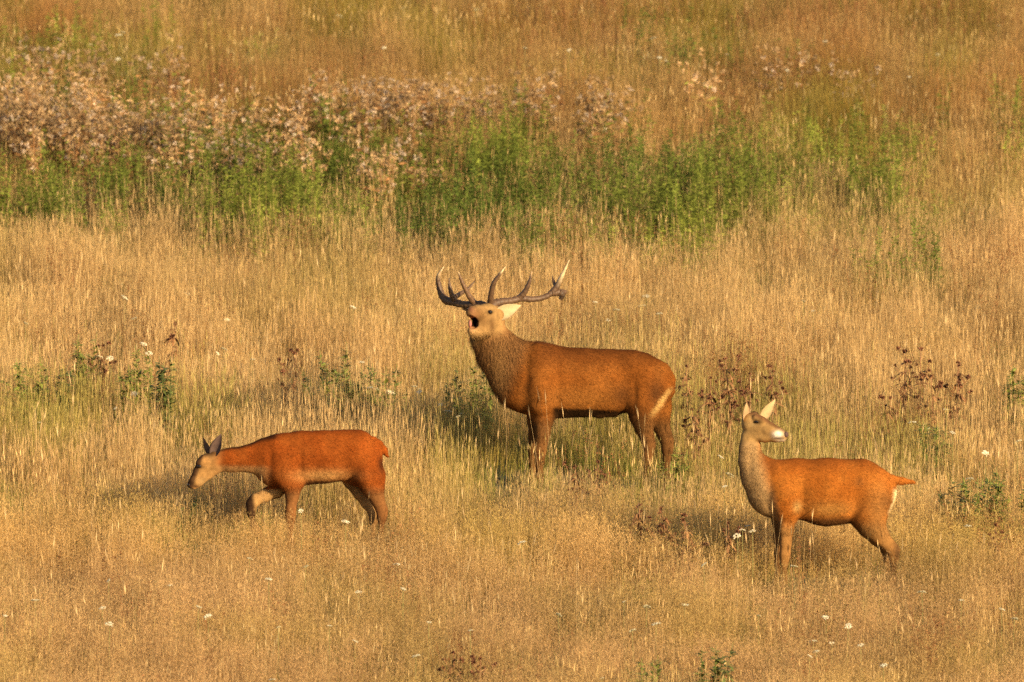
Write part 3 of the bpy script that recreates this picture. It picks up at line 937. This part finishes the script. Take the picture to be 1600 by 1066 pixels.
def scatter(name, label, cat, proto, n_proto, X, Y, scale, tint, mat, lean_amt=.05):
    r = np.random.default_rng(len(X) + 5)
    Zg = ground(X, Y) - .01
    me = bpy.data.meshes.new(name)
    me.vertices.add(len(X))
    me.vertices.foreach_set('co', np.stack([X, Y, Zg], 1).astype(np.float32).ravel())
    def attr(nm, ty, key, arr):
        a = me.attributes.new(nm, ty, 'POINT'); a.data.foreach_set(key, np.ascontiguousarray(arr).ravel())
    rot = np.stack([r.normal(0, lean_amt, len(X)), r.normal(0, lean_amt, len(X)), r.uniform(0, 6.283, len(X))], 1)
    attr('rot', 'FLOAT_VECTOR', 'vector', rot.astype(np.float32))
    sv_ = np.stack([.8 + .2 * scale, .8 + .2 * scale, scale], 1)
    attr('scl', 'FLOAT_VECTOR', 'vector', sv_.astype(np.float32))
    attr('pick', 'INT', 'value', r.integers(0, n_proto, len(X)).astype(np.int32))
    attr('tint', 'FLOAT_COLOR', 'color', np.concatenate([tint, np.ones((len(X), 1))], 1).astype(np.float32))
    me.materials.append(mat)
    o = link(name, me)
    ng = bpy.data.node_groups.new(name, 'GeometryNodeTree')
    ng.interface.new_socket('Geometry', in_out='INPUT', socket_type='NodeSocketGeometry')
    ng.interface.new_socket('Geometry', in_out='OUTPUT', socket_type='NodeSocketGeometry')
    N = ng.nodes
    gi, go = N.new('NodeGroupInput'), N.new('NodeGroupOutput')
    ci = N.new('GeometryNodeCollectionInfo')
    ci.inputs['Collection'].default_value = proto
    ci.inputs['Separate Children'].default_value = True
    ci.inputs['Reset Children'].default_value = True
    ip = N.new('GeometryNodeInstanceOnPoints')
    ip.inputs['Pick Instance'].default_value = True
    def na(nm, ty):
        a = N.new('GeometryNodeInputNamedAttribute'); a.data_type = ty; a.inputs[0].default_value = nm
        return a.outputs[0]
    ng.links.new(gi.outputs[0], ip.inputs['Points'])
    ng.links.new(ci.outputs[0], ip.inputs['Instance'])
    ng.links.new(na('pick', 'INT'), ip.inputs['Instance Index'])
    er = N.new('FunctionNodeEulerToRotation')
    ng.links.new(na('rot', 'FLOAT_VECTOR'), er.inputs[0])
    ng.links.new(er.outputs[0], ip.inputs['Rotation'])
    ng.links.new(na('scl', 'FLOAT_VECTOR'), ip.inputs['Scale'])
    ng.links.new(ip.outputs[0], go.inputs[0])
    md = o.modifiers.new('scatter', 'NODES')
    md.node_group = ng
    tag(o, label, cat, kind='stuff')
    return o

# ------------------------------------------------------------------ where each kind of growth stands
def candidates(density, y0=-19.0, y1=44.0, seed=1):
    r = np.random.default_rng(seed)
    A = (y1 - y0) * 17.0
    n_ = int(density * A)
    x, y = r.uniform(-8.5, 8.5, n_), r.uniform(y0, y1, n_)
    half = 4.45 * (1 + y / 130) + 1.8
    k = np.abs(x) < half
    return x[k], y[k]

def gauss(u, v, spots):
    s = np.zeros(len(u))
    for cx, cy, rx, ry, a in spots:
        s += a * np.exp(-((u - cx) / rx) ** 2 - ((v - cy) / ry) ** 2)
    return s

# spots: photo pixels where that growth is seen (centre of the visible tops), turned into ground places
GREEN_SPOTS = [(760, 300, 420, 62, 1.0), (560, 285, 230, 45, .9), (1000, 300, 200, 50, .6), (640, 340, 400, 40, .6), (250, 330, 230, 28, .75), (90, 330, 90, 20, .5),
               (1370, 300, 60, 55, .7), (1210, 300, 60, 45, .4), (1000, 370, 150, 28, .5), (20, 200, 60, 40, .6), (150, 200, 60, 25, .5), (240, 215, 50, 25, .4),
               (1420, 430, 60, 26, .55), (1320, 455, 60, 20, .4), (1340, 200, 130, 30, .4), (1120, 110, 120, 20, .35), (90, 85, 60, 28, .5), (240, 90, 70, 28, .5), (400, 55, 60, 16, .45),
               (1000, 110, 60, 26, .4), (1590, 215, 40, 40, .5), (1560, 560, 60, 50, .25),
               (540, 570, 40, 24, .75), (600, 592, 34, 18, .6), (742, 592, 30, 24, .75), (60, 582, 45, 22, .65), (150, 565, 40, 20, .4), (240, 570, 40, 24, .55), (1562, 765, 50, 28, .7), (1350, 760, 40, 30, .3), (640, 650, 60, 30, .35), (1060, 700, 25, 25, .4)]
DOWN_SPOTS = [(220, 250, 130, 32, 1.0), (30, 240, 60, 35, .8), (330, 265, 70, 40, .8), (130, 150, 110, 26, .5), (440, 225, 150, 16, .6), (640, 205, 130, 16, .7), (860, 215, 110, 18, .5),
              (1230, 160, 110, 18, .07), (590, 305, 70, 18, .4), (700, 300, 60, 12, .3)]
RUST_SPOTS = [(380, 165, 160, 26, .8), (260, 150, 80, 26, .5), (1000, 35, 260, 26, .7), (820, 180, 60, 26, .4), (1220, 130, 60, 16, .7), (110, 440, 50, 60, .25), (1500, 430, 120, 40, .25), (1450, 40, 200, 40, .4),
              (1180, 600, 60, 40, .4), (1120, 610, 70, 40, .6), (1440, 620, 60, 50, .6), (160, 555, 70, 30, .5), (900, 740, 60, 25, .4), (1060, 840, 70, 25, .6), (1560, 830, 60, 30, .4), (730, 1045, 60, 25, .5), (1430, 1020, 50, 30, .3)]

def visible(x, y, h):
    return project(x, y, ground(x, y) + h)

def paint_fields(x, y):
    u, v = visible(x, y, .28)
    v = v + 30 * (fnoise2(x, y, 2.2, 5) - .5); u = u + 80 * (fnoise2(x, y, 1.6, 6) - .5)
    return u, v

def build_grass():
    gold = proto_collection('gold_grass_clump', clump_gold, 7, 100, M_GRASS)
    bent = proto_collection('bent_grass_clump', clump_bent, 6, 200, M_GRASS)
    green = proto_collection('green_grass_clump', clump_green, 5, 300, M_GRASS)
    herb = proto_collection('herb_clump', clump_herb, 6, 400, M_LEAF)
    down = proto_collection('thistle_clump', clump_down, 6, 500, M_LEAF)
    rust = proto_collection('withered_clump', clump_rust, 5, 600, M_LEAF)

    def tintmix(x, y, lo, hi, seed, jit=.10):
        n_ = fnoise2(x, y, 1.9, seed)[:, None]
        n_ = np.clip((n_ - .25) / .5, 0, 1)
        r = np.random.default_rng(seed)
        return (np.array(lo) * (1 - n_) + np.array(hi) * n_) * r.normal(1, jit, (len(x), 1)).clip(.65, 1.35)

    # golden grass over the whole slope, thinner where herbs stand
    fine = proto_collection('fine_grass_clump', clump_fine, 6, 150, M_GRASS)
    r = np.random.default_rng(2)
    def hay(x, y, u, v):
        """colour of the ripe grass: hay, olive where moister, browner on the far slope"""
        tint = tintmix(x, y, (.84, .81, .72), (1.08, 1.03, .95), 12)
        thin = sstep(560, 610, v) * sstep(790, 740, v)
        far = sstep(390, 160, v)[:, None]
        tint = tint * (1 - far) + tint * np.array([.76, .71, .63]) * far
        gr = sstep(.50, .68, fnoise2(x, y * .7, 1.2, 14))[:, None] * np.clip(.30 + .45 * thin[:, None] + .5 * far, 0, .85)
        tint = tint * (1 - gr) + tint * np.array([.58, .76, .38]) * gr
        br = sstep(.54, .70, fnoise2(x, y * .7, .9, 16))[:, None] * (.15 + .55 * far)
        return tint * (1 - br) + tint * np.array([.74, .55, .44]) * br, thin
    for kind in ('fine', 'spiked'):
        x, y = candidates(30, seed=1 if kind == 'fine' else 8)
        u, v = paint_fields(x, y)
        g, d_, ru = gauss(u, v, GREEN_SPOTS), gauss(u, v, DOWN_SPOTS), gauss(u, v, RUST_SPOTS)
        fore = sstep(770, 830, v)
        thin = sstep(560, 610, v) * sstep(790, 740, v)
        dens = (1 - .75 * np.clip(g, 0, 1)) * (1 - .7 * np.clip(d_, 0, 1)) * (1 - .45 * np.clip(ru, 0, 1))
        dens = dens * (.85 + .9 * (fnoise2(x, y, .9, 9) - .5))
        if kind == 'fine':
            dens = dens * (.72 - .44 * thin) * (1 - .80 * fore)
        else:
            dens = dens * (.24 + .50 * thin) * (1 - .85 * fore)
        k = (r.random(len(x)) < dens) & ~under_deer(x, y)
        x, y, u, v = x[k], y[k], u[k], v[k]
        tint, thin = hay(x, y, u, v)
        sca = (.72 + .90 * fnoise2(x, y, .8, 15)) * r.normal(1, .12, len(x)).clip(.7, 1.3) * (1 - .30 * trampled(x, y))
        if kind == 'fine':
            scatter('golden_grass', 'fine ripe golden grass covering the slope around the deer', 'grass', fine, 6, x, y, sca, tint, M_GRASS)
        else:
            scatter('spiked_grass', 'taller straw stems with narrow seed spikes standing in the golden grass', 'grass', gold, 7, x, y, sca, tint, M_GRASS)

    # a few tall seed stems standing clear of the rest
    def clump_tall(seed):
        q = Clump(seed)
        for _ in range(2):
            f = q.r.uniform(.85, 1.15)
            tip, t = q.stem(.15, q.r.uniform(.5, .82), abs(q.r.normal(0, .2)), .0018, STRAW2 * f, STRAW * f, 5)
            for a in range(3):
                s = q.rdir()
                q.fleck(tip - t * .02, t + .06 * s, s, q.r.uniform(.08, .14), q.r.uniform(.0025, .0045), STRAW * f)
        return q
    tall = proto_collection('tall_stem', clump_tall, 8, 170, M_GRASS)
    x, y = candidates(1.6, -9, 9, seed=9)
    k = ~under_deer(x, y)
    x, y = x[k], y[k]
    scatter('tall_stems', 'scattered tall pale grass stems rising above the meadow', 'grass', tall, 8, x, y, r.uniform(.8, 1.15, len(x)), np.ones((len(x), 3)) * r.uniform(.85, 1.1, (len(x), 1)), M_GRASS)

    # brownish bent grass across the near part
    x, y = candidates(30, -19, -1.5, seed=3)
    u, v = paint_fields(x, y)
    fore = sstep(775, 830, v)
    k = (r.random(len(x)) < fore * (.85 - .4 * gauss(u, v, RUST_SPOTS).clip(0, 1))) & ~under_deer(x, y)
    x, y, v = x[k], y[k], v[k]
    lip = sstep(905, 840, v)[:, None]
    tint = tintmix(x, y, (.80, .74, .66), (1.02, .96, .84), 17)
    tint = tint * (1 - lip) + tint * np.array([1.16, 1.18, 1.02]) * lip
    og = sstep(.50, .70, fnoise2(x, y * .7, 1.0, 19))[:, None] * .5
    tint = tint * (1 - og) + tint * np.array([.70, .84, .5]) * og
    sca = (.80 + .80 * fnoise2(x, y, .8, 18)) * (1 + .12 * lip[:, 0]) * (1 - .26 * trampled(x, y))
    scatter('bent_grass', 'airy brownish bent grass in the near strip below the hinds', 'grass', bent, 6, x, y, sca, tint, M_GRASS)

    # green undergrowth
    x, y = candidates(16, seed=4)
    u, v = paint_fields(x, y)
    g = gauss(u, v, GREEN_SPOTS)
    mid = sstep(540, 610, v) * sstep(800, 750, v)
    low = gauss(u, v, [(420, 1035, 70, 30, .6), (1010, 1050, 120, 30, .6), (1100, 1030, 60, 40, .5), (320, 990, 60, 20, .3), (1090, 880, 60, 30, .4), (650, 1030, 50, 20, .4), (40, 1050, 60, 20, .5), (90, 850, 40, 20, .3)])
    p = .18 + .30 * sstep(300, 120, v) * sstep(.45, .6, fnoise2(x, y * .7, 1.2, 14)) + .5 * np.clip(g, 0, 1) + .5 * mid * sstep(.42, .65, fnoise2(x, y, 1.2, 19)) + low
    k = (r.random(len(x)) < p)
    x, y = x[k], y[k]
    tint = tintmix(x, y, (.75, .8, .8), (1.2, 1.15, 1.0), 20)
    scatter('green_grass', 'short green grass between the golden stems', 'grass', green, 5, x, y, .7 + .5 * fnoise2(x, y, 1.4, 22), tint, M_GRASS)

    # belt of leafy herbs behind the stag
    x, y = candidates(16, 9, 44, seed=5)
    u, v = paint_fields(x, y)
    g = gauss(u, v, GREEN_SPOTS) + .05
    k = r.random(len(x)) < np.clip(g * 1.1 - .12, 0, .95) * np.clip(2.8 * fnoise2(x, y, .9, 24) - .45, 0, 1)
    x, y = x[k], y[k]
    tint = tintmix(x, y, (.5, .6, .55), (1.25, 1.2, .9), 25, .18)
    scatter('herb_belt', 'dense belt of green leafy herbs running behind the stag', 'herbs', herb, 6, x, y, .35 + 1.15 * fnoise2(x, y, .8, 26), tint, M_LEAF)

    # thistles gone to seed
    x, y = candidates(14, 8, 44, seed=6)
    u, v = paint_fields(x, y)
    d_ = gauss(u, v, DOWN_SPOTS)
    k = r.random(len(x)) < np.clip(d_ * 1.1, 0, .95) * np.clip(2.6 * fnoise2(x, y, .9, 33) - .5, 0, 1)
    x, y = x[k], y[k]
    tint = tintmix(x, y, (.8, .74, .68), (1.35, 1.25, 1.15), 27, .16)
    scatter('thistle_fluff', 'mass of faded buff thistles gone to seed beside the green herbs', 'thistles', down, 6, x, y, .6 + .55 * fnoise2(x, y, 1.1, 28), tint, M_LEAF)

    # withered brown stalks
    x, y = candidates(12, seed=7)
    u, v = paint_fields(x, y)
    k = (r.random(len(x)) < np.clip(gauss(u, v, RUST_SPOTS) * .85 + .035, 0, .8)) & ~under_deer(x, y)
    x, y = x[k], y[k]
    tint = tintmix(x, y, (.8, .78, .75), (1.2, 1.15, 1.1), 29, .12)
    scatter('withered_stalks', 'withered rust brown stalks mixed into the meadow', 'stalks', rust, 5, x, y, .7 + .5 * fnoise2(x, y, 1.2, 30), tint, M_LEAF)
build_grass()

# ------------------------------------------------------------------ single plants
def leaf_faces(V, F, C, p, d, side, ln, w, c, bend):
    b0 = len(V)
    up = np.cross(side, d)
    pts = [(0, 0), (.3, 1), (.65, .8), (1, 0)]
    V += [p]
    V += [p + d * ln * .35 + side * w - up * bend * ln * .1, p + d * ln * .35 - side * w - up * bend * ln * .1, p + d * ln * .35 + up * .15 * w,
          p + d * ln * .7 + side * w * .7 - up * bend * ln * .3, p + d * ln * .7 - side * w * .7 - up * bend * ln * .3, p + d * ln - up * bend * ln * .6]
    C += [np.array(c) * f for f in (.8, 1, 1, .9, 1.05, 1.05, 1.1)]
    a = b0
    F += [(a, a + 1, a + 3), (a, a + 3, a + 2), (a + 1, a + 4, a + 3), (a + 2, a + 3, a + 5), (a + 3, a + 4, a + 6), (a + 3, a + 6, a + 5)]

def tri_tube(P, R, sides=5):
    V, Fq = tube(P, R, 6)
    F = []
    for f in Fq:
        F += [(f[0], f[1], f[2]), (f[0], f[2], f[3])]
    return V, F

def seed_head_mesh(seed):
    """ragged dark seed head: a lumpy core with spiky bracts"""
    r = np.random.default_rng(seed)
    V, F, C = [], [], []
    for k in range(26):
        v = r.normal(0, 1, 3); v[2] = abs(v[2]) * 1.0 - .2; v /= np.linalg.norm(v)
        s = np.cross(v, r.normal(0, 1, 3)); s /= np.linalg.norm(s)
        c = np.array([.18, .078, .042]) * r.uniform(.4, 1.5)
        leaf_faces(V, F, C, v * .002, v, s, r.uniform(.014, .026), r.uniform(.0045, .008), c, r.uniform(-.4, .5))
    return mesh_from('seed_head', V, F, False, C, M_DRY)
HEADS = [seed_head_mesh(900 + i) for i in range(5)]

def dead_thistle(px, py_top, h, spread, nheads, label, seed):
    """dried brown thistle; (px, py_top) is the pixel of its top"""
    r = np.random.default_rng(seed)
    p = pix_ground(px, py_top + h * 181)
    s_ = px_per_m(p)
    p = pix_ground(px, py_top + h * s_)
    root = bpy.data.objects.new('dried_thistle', None); COL.objects.link(root); root.location = p
    tag(root, label, 'thistle', 'dried brown thistles in the meadow')
    V, F, C = [], [], []
    def add(P, R, c):
        v, f = tri_tube(P, R)
        b0 = len(V); V.extend(v); F.extend([tuple(i + b0 for i in t) for t in f]); C.extend([np.array(c) * r.uniform(.8, 1.2)] * len(v))
    lean = np.array([r.normal(0, .06), r.normal(0, .06), 0])
    main = spline([np.zeros(3) - np.array([0, 0, .02]), lean * .4 * h + np.array([.012, 0, .5 * h]), lean * h + np.array([0, 0, h])], 5)
    add(main, np.linspace(.007, .003, len(main)), (.25, .125, .065))
    ends = [main[-1]]
    for k in range(nheads - 1):
        u = r.uniform(.35, .95)
        b0 = main[int(u * (len(main) - 1))]
        a = r.uniform(0, 6.283); out = spread * r.uniform(.25, 1.0) * (1.25 - u * .75)
        e = b0 + np.array([math.cos(a) * out, math.sin(a) * out, r.uniform(.05, .20) * h])
        e[2] = min(e[2], h * 1.0)
        P = spline([b0, (b0 + e) / 2 + np.array([0, 0, -.03]), e], 4)
        add(P, np.linspace(.0035, .002, len(P)), (.27, .14, .07))
        ends.append(e)
        if r.random() < .6:
            e2 = e + np.array([r.uniform(-.05, .05), r.uniform(-.05, .05), r.uniform(-.02, .05)])
            ends.append(e2)
            add(np.array([P[-3], (P[-3] + e2) / 2, e2]), [.002, .002, .0018], (.27, .14, .07))
    st = link('stem', mesh_from('stem', V, F, True, C, M_DRY), root)
    V, F, C = [], [], []
    for k in range(50):
        u = r.uniform(.05, .95); b0 = main[int(u * (len(main) - 1))]
        a = r.uniform(0, 6.283); d = np.array([math.cos(a), math.sin(a), r.uniform(-.7, .4)]); d /= np.linalg.norm(d)
        sd = np.cross(d, [0, 0, 1]); sd /= np.linalg.norm(sd)
        c = np.array([.22, .11, .048]) * r.uniform(.5, 1.4)
        leaf_faces(V, F, C, b0, d, sd, r.uniform(.06, .15), r.uniform(.007, .018), c, r.uniform(.2, 1.3))
    tag(link('withered_leaves', mesh_from('withered_leaves', V, F, False, C, M_DRY), root), kind='stuff')
    for e in ends:
        o = link('seed_head', HEADS[r.integers(0, 5)], root)
        o.location = e; o.rotation_euler = (r.normal(0, .5), r.normal(0, .5), r.uniform(0, 6.28))
        o.scale = [r.uniform(.75, 1.35)] * 3

TH = [(1072, 572, .80, .16, 11, 'dried thistle directly beside the rump of the stag'),
      (1105, 590, .75, .20, 12, 'reddish brown dried thistle, second one out from the stag\'s rump'),
      (1142, 560, .92, .22, 16, 'tallest dark dried thistle in the clump between stag and alert hind'),
      (1168, 584, .80, .20, 13, 'dried thistle rising behind the ears of the alert hind'),
      (1205, 572, .80, .18, 9, 'thin dried thistle on the far side of the alert hind\'s head'),
      (1405, 548, .95, .16, 12, 'dark tall dried thistle in the lone clump beyond the alert hind\'s back'),
      (1435, 545, 1.0, .20, 13, 'tallest dried thistle of the lone clump beyond the alert hind\'s back'),
      (1455, 585, .80, .20, 12, 'bushy dried thistle in the middle of the lone clump beyond the alert hind'),
      (1490, 568, .90, .22, 13, 'wide spreading dried thistle at the outer edge of the lone clump'),
      (1385, 620, .65, .16, 8, 'low dried thistle at the foot of the lone clump'),
      (1085, 640, .60, .15, 8, 'low dried thistle by the stag\'s hind hooves'),
      (1000, 790, .60, .15, 8, 'small dried thistle in the low clump before the alert hind\'s chest'),
      (1045, 795, .62, .18, 10, 'rust brown dried thistle in the low clump before the alert hind\'s chest'),
      (1080, 805, .60, .17, 11, 'dark-headed dried thistle in the low clump before the alert hind\'s chest'),
      (1135, 818, .55, .16, 9, 'dried thistle of the low clump standing closest to the alert hind'),
      (900, 730, .50, .16, 8, 'low dried thistle in the grass under the stag'),
      (930, 722, .50, .14, 6, 'sparse dried thistle in the grass below the stag\'s belly'),
      (705, 1020, .50, .18, 9, 'dried thistle with dark heads alone in the brownish bent grass'),
      (745, 1030, .48, .18, 9, 'rusty dried thistle alone in the brownish bent grass'),
      (450, 548, .60, .16, 9, 'reddish dried thistle beside the green shoots'),
      (160, 540, .60, .18, 8, 'dried thistle standing among the green shoots, far from the stag'),
      (262, 505, .65, .10, 5, 'sparse thistle with a few black heads in open golden grass'),
      (1550, 820, .55, .16, 8, 'dried thistle in the grass behind the alert hind\'s tail')]
for i, t in enumerate(TH):
    dead_thistle(*t, 700 + i)

def green_plant(px, py_top, h, spread, label, seed, tone=(.085, .165, .035), nst=5):
    """leafy green plant with several shoots"""
    r = np.random.default_rng(seed)
    h += .13; py_top -= 6
    p = pix_ground(px, py_top + h * 181)
    p = pix_ground(px, py_top + h * px_per_m(p))
    root = bpy.data.objects.new('green_herb', None); COL.objects.link(root); root.location = p
    tag(root, label, 'plant', 'green leafy plants in the grass')
    for k in range(nst):
        a = r.uniform(0, 6.283); hh = h * r.uniform(.6, 1.0) if k else h
        base = np.array([math.cos(a), math.sin(a), 0]) * spread * 1.3 * r.random()
        tip = base * 1.5 + np.array([r.normal(0, .05), r.normal(0, .05), hh])
        P = spline([base - np.array([0, 0, .02]), (base + tip) / 2 + r.normal(0, .012, 3), tip], 4)
        v, f = tri_tube(P, np.linspace(.005, .002, len(P)))
        st = link('stem', mesh_from('stem', v, f, True, [np.array(tone) * 1.1] * len(v), M_PLANT), root)
        V, F, C = [], [], []
        for q in range(int(60 * hh / .6)):
            u = r.uniform(.2, 1); b0 = P[int(u * (len(P) - 1))] + np.array([0, 0, r.uniform(-.03, .03)])
            a = r.uniform(0, 6.283); d = np.array([math.cos(a), math.sin(a), r.uniform(-.1, .9)]); d /= np.linalg.norm(d)
            sd = np.cross(d, [0, 0, 1]); sd /= np.linalg.norm(sd)
            ln = r.uniform(.065, .135) * (1.2 - .6 * u)
            leaf_faces(V, F, C, b0, d, sd, ln, ln * r.uniform(.14, .24), np.array(tone) * r.uniform(.6, 1.5), r.uniform(0, .9))
        tag(link('leaves', mesh_from('leaves', V, F, False, C, M_PLANT), st), kind='stuff')

GP = [(540, 540, .72, .16, 'large green leafy plant in the open grass beyond the grazing hind\'s back'),
      (515, 552, .60, .12, 'dull green plant at the side of the largest leafy plant'),
      (572, 566, .55, .10, 'small green plant between two leafier ones beyond the grazing hind\'s rump'),
      (608, 572, .60, .14, 'yellowish green plant closest to the grazing hind\'s tail'),
      (735, 566, .65, .14, 'green leafy plant against the dark throat of the stag'),
      (757, 578, .55, .12, 'low green plant tucked under the stag\'s chest'),
      (715, 590, .45, .10, 'low pale green plant in front of the stag\'s chest'),
      (48, 560, .60, .14, 'dark green bushy plant standing alone in golden grass, far from all deer'),
      (80, 570, .50, .12, 'short green plant close to the dark bushy one'),
      (128, 525, .60, .12, 'green shoots mixed with a reddish thistle'),
      (218, 545, .60, .10, 'light green plant with upright shoots'),
      (258, 560, .70, .06, 'slender dark green spire of leaves'),
      (1570, 735, .60, .16, 'lush green plant in the grass well behind the alert hind\'s tail'),
      (1540, 750, .50, .12, 'low green plant close to the lush one behind the alert hind'),
      (1495, 752, .45, .10, 'small green plant nearest the alert hind\'s tail'),
      (1465, 660, .50, .10, 'green plant at the foot of the lone thistle clump'),
      (1062, 700, .36, .07, 'thin green plant behind the stag\'s hind legs'),
      (1100, 1010, .55, .10, 'tall green plant in the brownish bent grass'),
      (1015, 1030, .45, .12, 'low green plant in the brownish bent grass'),
      (1580, 580, .60, .12, 'dusky green plant in the grass past the lone thistle clump'),
      (295, 782, .18, .08, 'dark low plant under the muzzle of the grazing hind')]
for i, t in enumerate(GP):
    green_plant(*t, 800 + i, tone=((.15, .17, .032), (.18, .20, .035), (.105, .125, .03))[i % 3], nst=6 + i % 3)

# white umbels
def umbel_mesh(seed):
    r = np.random.default_rng(seed)
    V, F, C = [], [], []
    for k in range(30):
        a = r.uniform(0, 6.283); rr = .034 * math.sqrt(r.random())
        c0 = np.array([math.cos(a) * rr, math.sin(a) * rr, .008 - rr * rr * 6 + r.normal(0, .002)])
        col = np.array([.74, .66, .46]) * r.uniform(.65, 1.1)
        b0 = len(V); q = 6; R = r.uniform(.005, .009)
        V.append(c0 + np.array([0, 0, .003])); C.append(col)
        for j in range(q):
            b_ = 6.283 * j / q
            V.append(c0 + np.array([math.cos(b_) * R, math.sin(b_) * R, r.normal(0, .001)])); C.append(col)
        for j in range(q):
            F.append((b0, b0 + 1 + j, b0 + 1 + (j + 1) % q))
        V.append(c0 - np.array([0, 0, .006])); C.append(np.array([.25, .26, .1]))
        for j in range(q):
            F.append((b0 + q + 1, b0 + 1 + (j + 1) % q, b0 + 1 + j))
    return mesh_from('flower_head', V, F, False, C, M_FLOWER)
UM = [umbel_mesh(950 + i) for i in range(6)]
def ystem(seed):
    r = np.random.default_rng(seed)
    P = spline([(0, 0, -.02), (r.normal(0, .01), r.normal(0, .01), .5), (0, 0, 1.0)], 4)
    v, f = tri_tube(P, np.linspace(.004, .0022, len(P)))
    return mesh_from('stem', v, f, True, [(.24, .22, .08)] * len(v), M_DRY)
YS = [ystem(i) for i in range(3)]
def yarrow(px, py, label, seed):
    r = np.random.default_rng(seed)
    h = r.uniform(.42, .60)
    p = pix_ground(px, py + h * 181)
    p = pix_ground(px, py + h * px_per_m(p))
    root = bpy.data.objects.new('yarrow', None); COL.objects.link(root); root.location = p
    root.rotation_euler = (0, 0, r.uniform(0, 6.28))
    tag(root, label, 'flower', 'white yarrow scattered in the meadow')
    st = link('stem', YS[seed % 3], root); st.scale = (1, 1, h)
    fh = link('flower_head', UM[seed % 6], root)
    fh.location = (0, 0, h); fh.rotation_euler = (r.normal(0, .28), r.normal(0, .28), 0)
    fh.scale = [r.uniform(.55, 1.1)] * 3
YA = {'white yarrow with flat head beside the green plants beyond the grazing hind': [(565, 566), (588, 608), (578, 606), (610, 612), (648, 604), (655, 608), (655, 612), (688, 632), (715, 651), (722, 647), (700, 643), (552, 480)],
      'white yarrow in the golden grass between antlers and herb belt': [(1003, 478), (1010, 463), (962, 484), (930, 472), (1030, 490), (1255, 470), (1270, 486), (950, 500)],
      'white yarrow in the open golden grass near the dark bushy plant': [(40, 505), (156, 557), (172, 560), (210, 498), (225, 538), (233, 552), (292, 458), (355, 500), (195, 465), (350, 545), (340, 552), (395, 562), (180, 638), (210, 615), (62, 660)],
      'white yarrow in the low growth by the alert hind\'s chest': [(1168, 822), (1160, 828), (1176, 830), (1152, 838), (1132, 760), (1140, 742), (1126, 714)],
      'white yarrow in the grass behind the alert hind': [(1450, 670), (1488, 676), (1515, 748), (1540, 708), (1425, 660), (1500, 600), (1590, 690), (1512, 822), (1478, 640)],
      'white yarrow scattered through the brownish bent grass': [(815, 848), (540, 815), (470, 798), (390, 873), (420, 905), (310, 948), (325, 963), (170, 907), (55, 938), (8, 962), (160, 950), (172, 975), (265, 915), (435, 980), (478, 885), (620, 882), (630, 920), (670, 972), (650, 1025), (560, 925), (515, 978), (555, 1002), (735, 985),
                                                      (872, 960), (988, 985), (1025, 975), (1100, 882), (975, 940), (1010, 948), (1070, 945), (1270, 1002), (1275, 1018), (1265, 1025), (1325, 978), (1345, 1008), (1300, 1005), (1502, 938), (1565, 952), (1585, 967), (1290, 965), (1185, 962), (1440, 925), (1380, 1040), (425, 1062), (1240, 885), (940, 1060)],
      'white yarrow on the slope beyond the green herb belt': [(140, 70), (186, 55), (192, 50), (630, 12), (745, 15), (600, 75), (820, 75), (890, 78), (1030, 90), (1100, 130), (1040, 95), (1135, 85), (1290, 65), (1325, 60), (1465, 85), (1580, 100), (1020, 60), (1230, 110), (460, 210), (330, 190), (185, 92), (530, 25), (1560, 40), (1420, 120)]}
k = 0
for lab, pts in YA.items():
    for px, py in pts:
        yarrow(px, py, lab, 2000 + k); k += 1
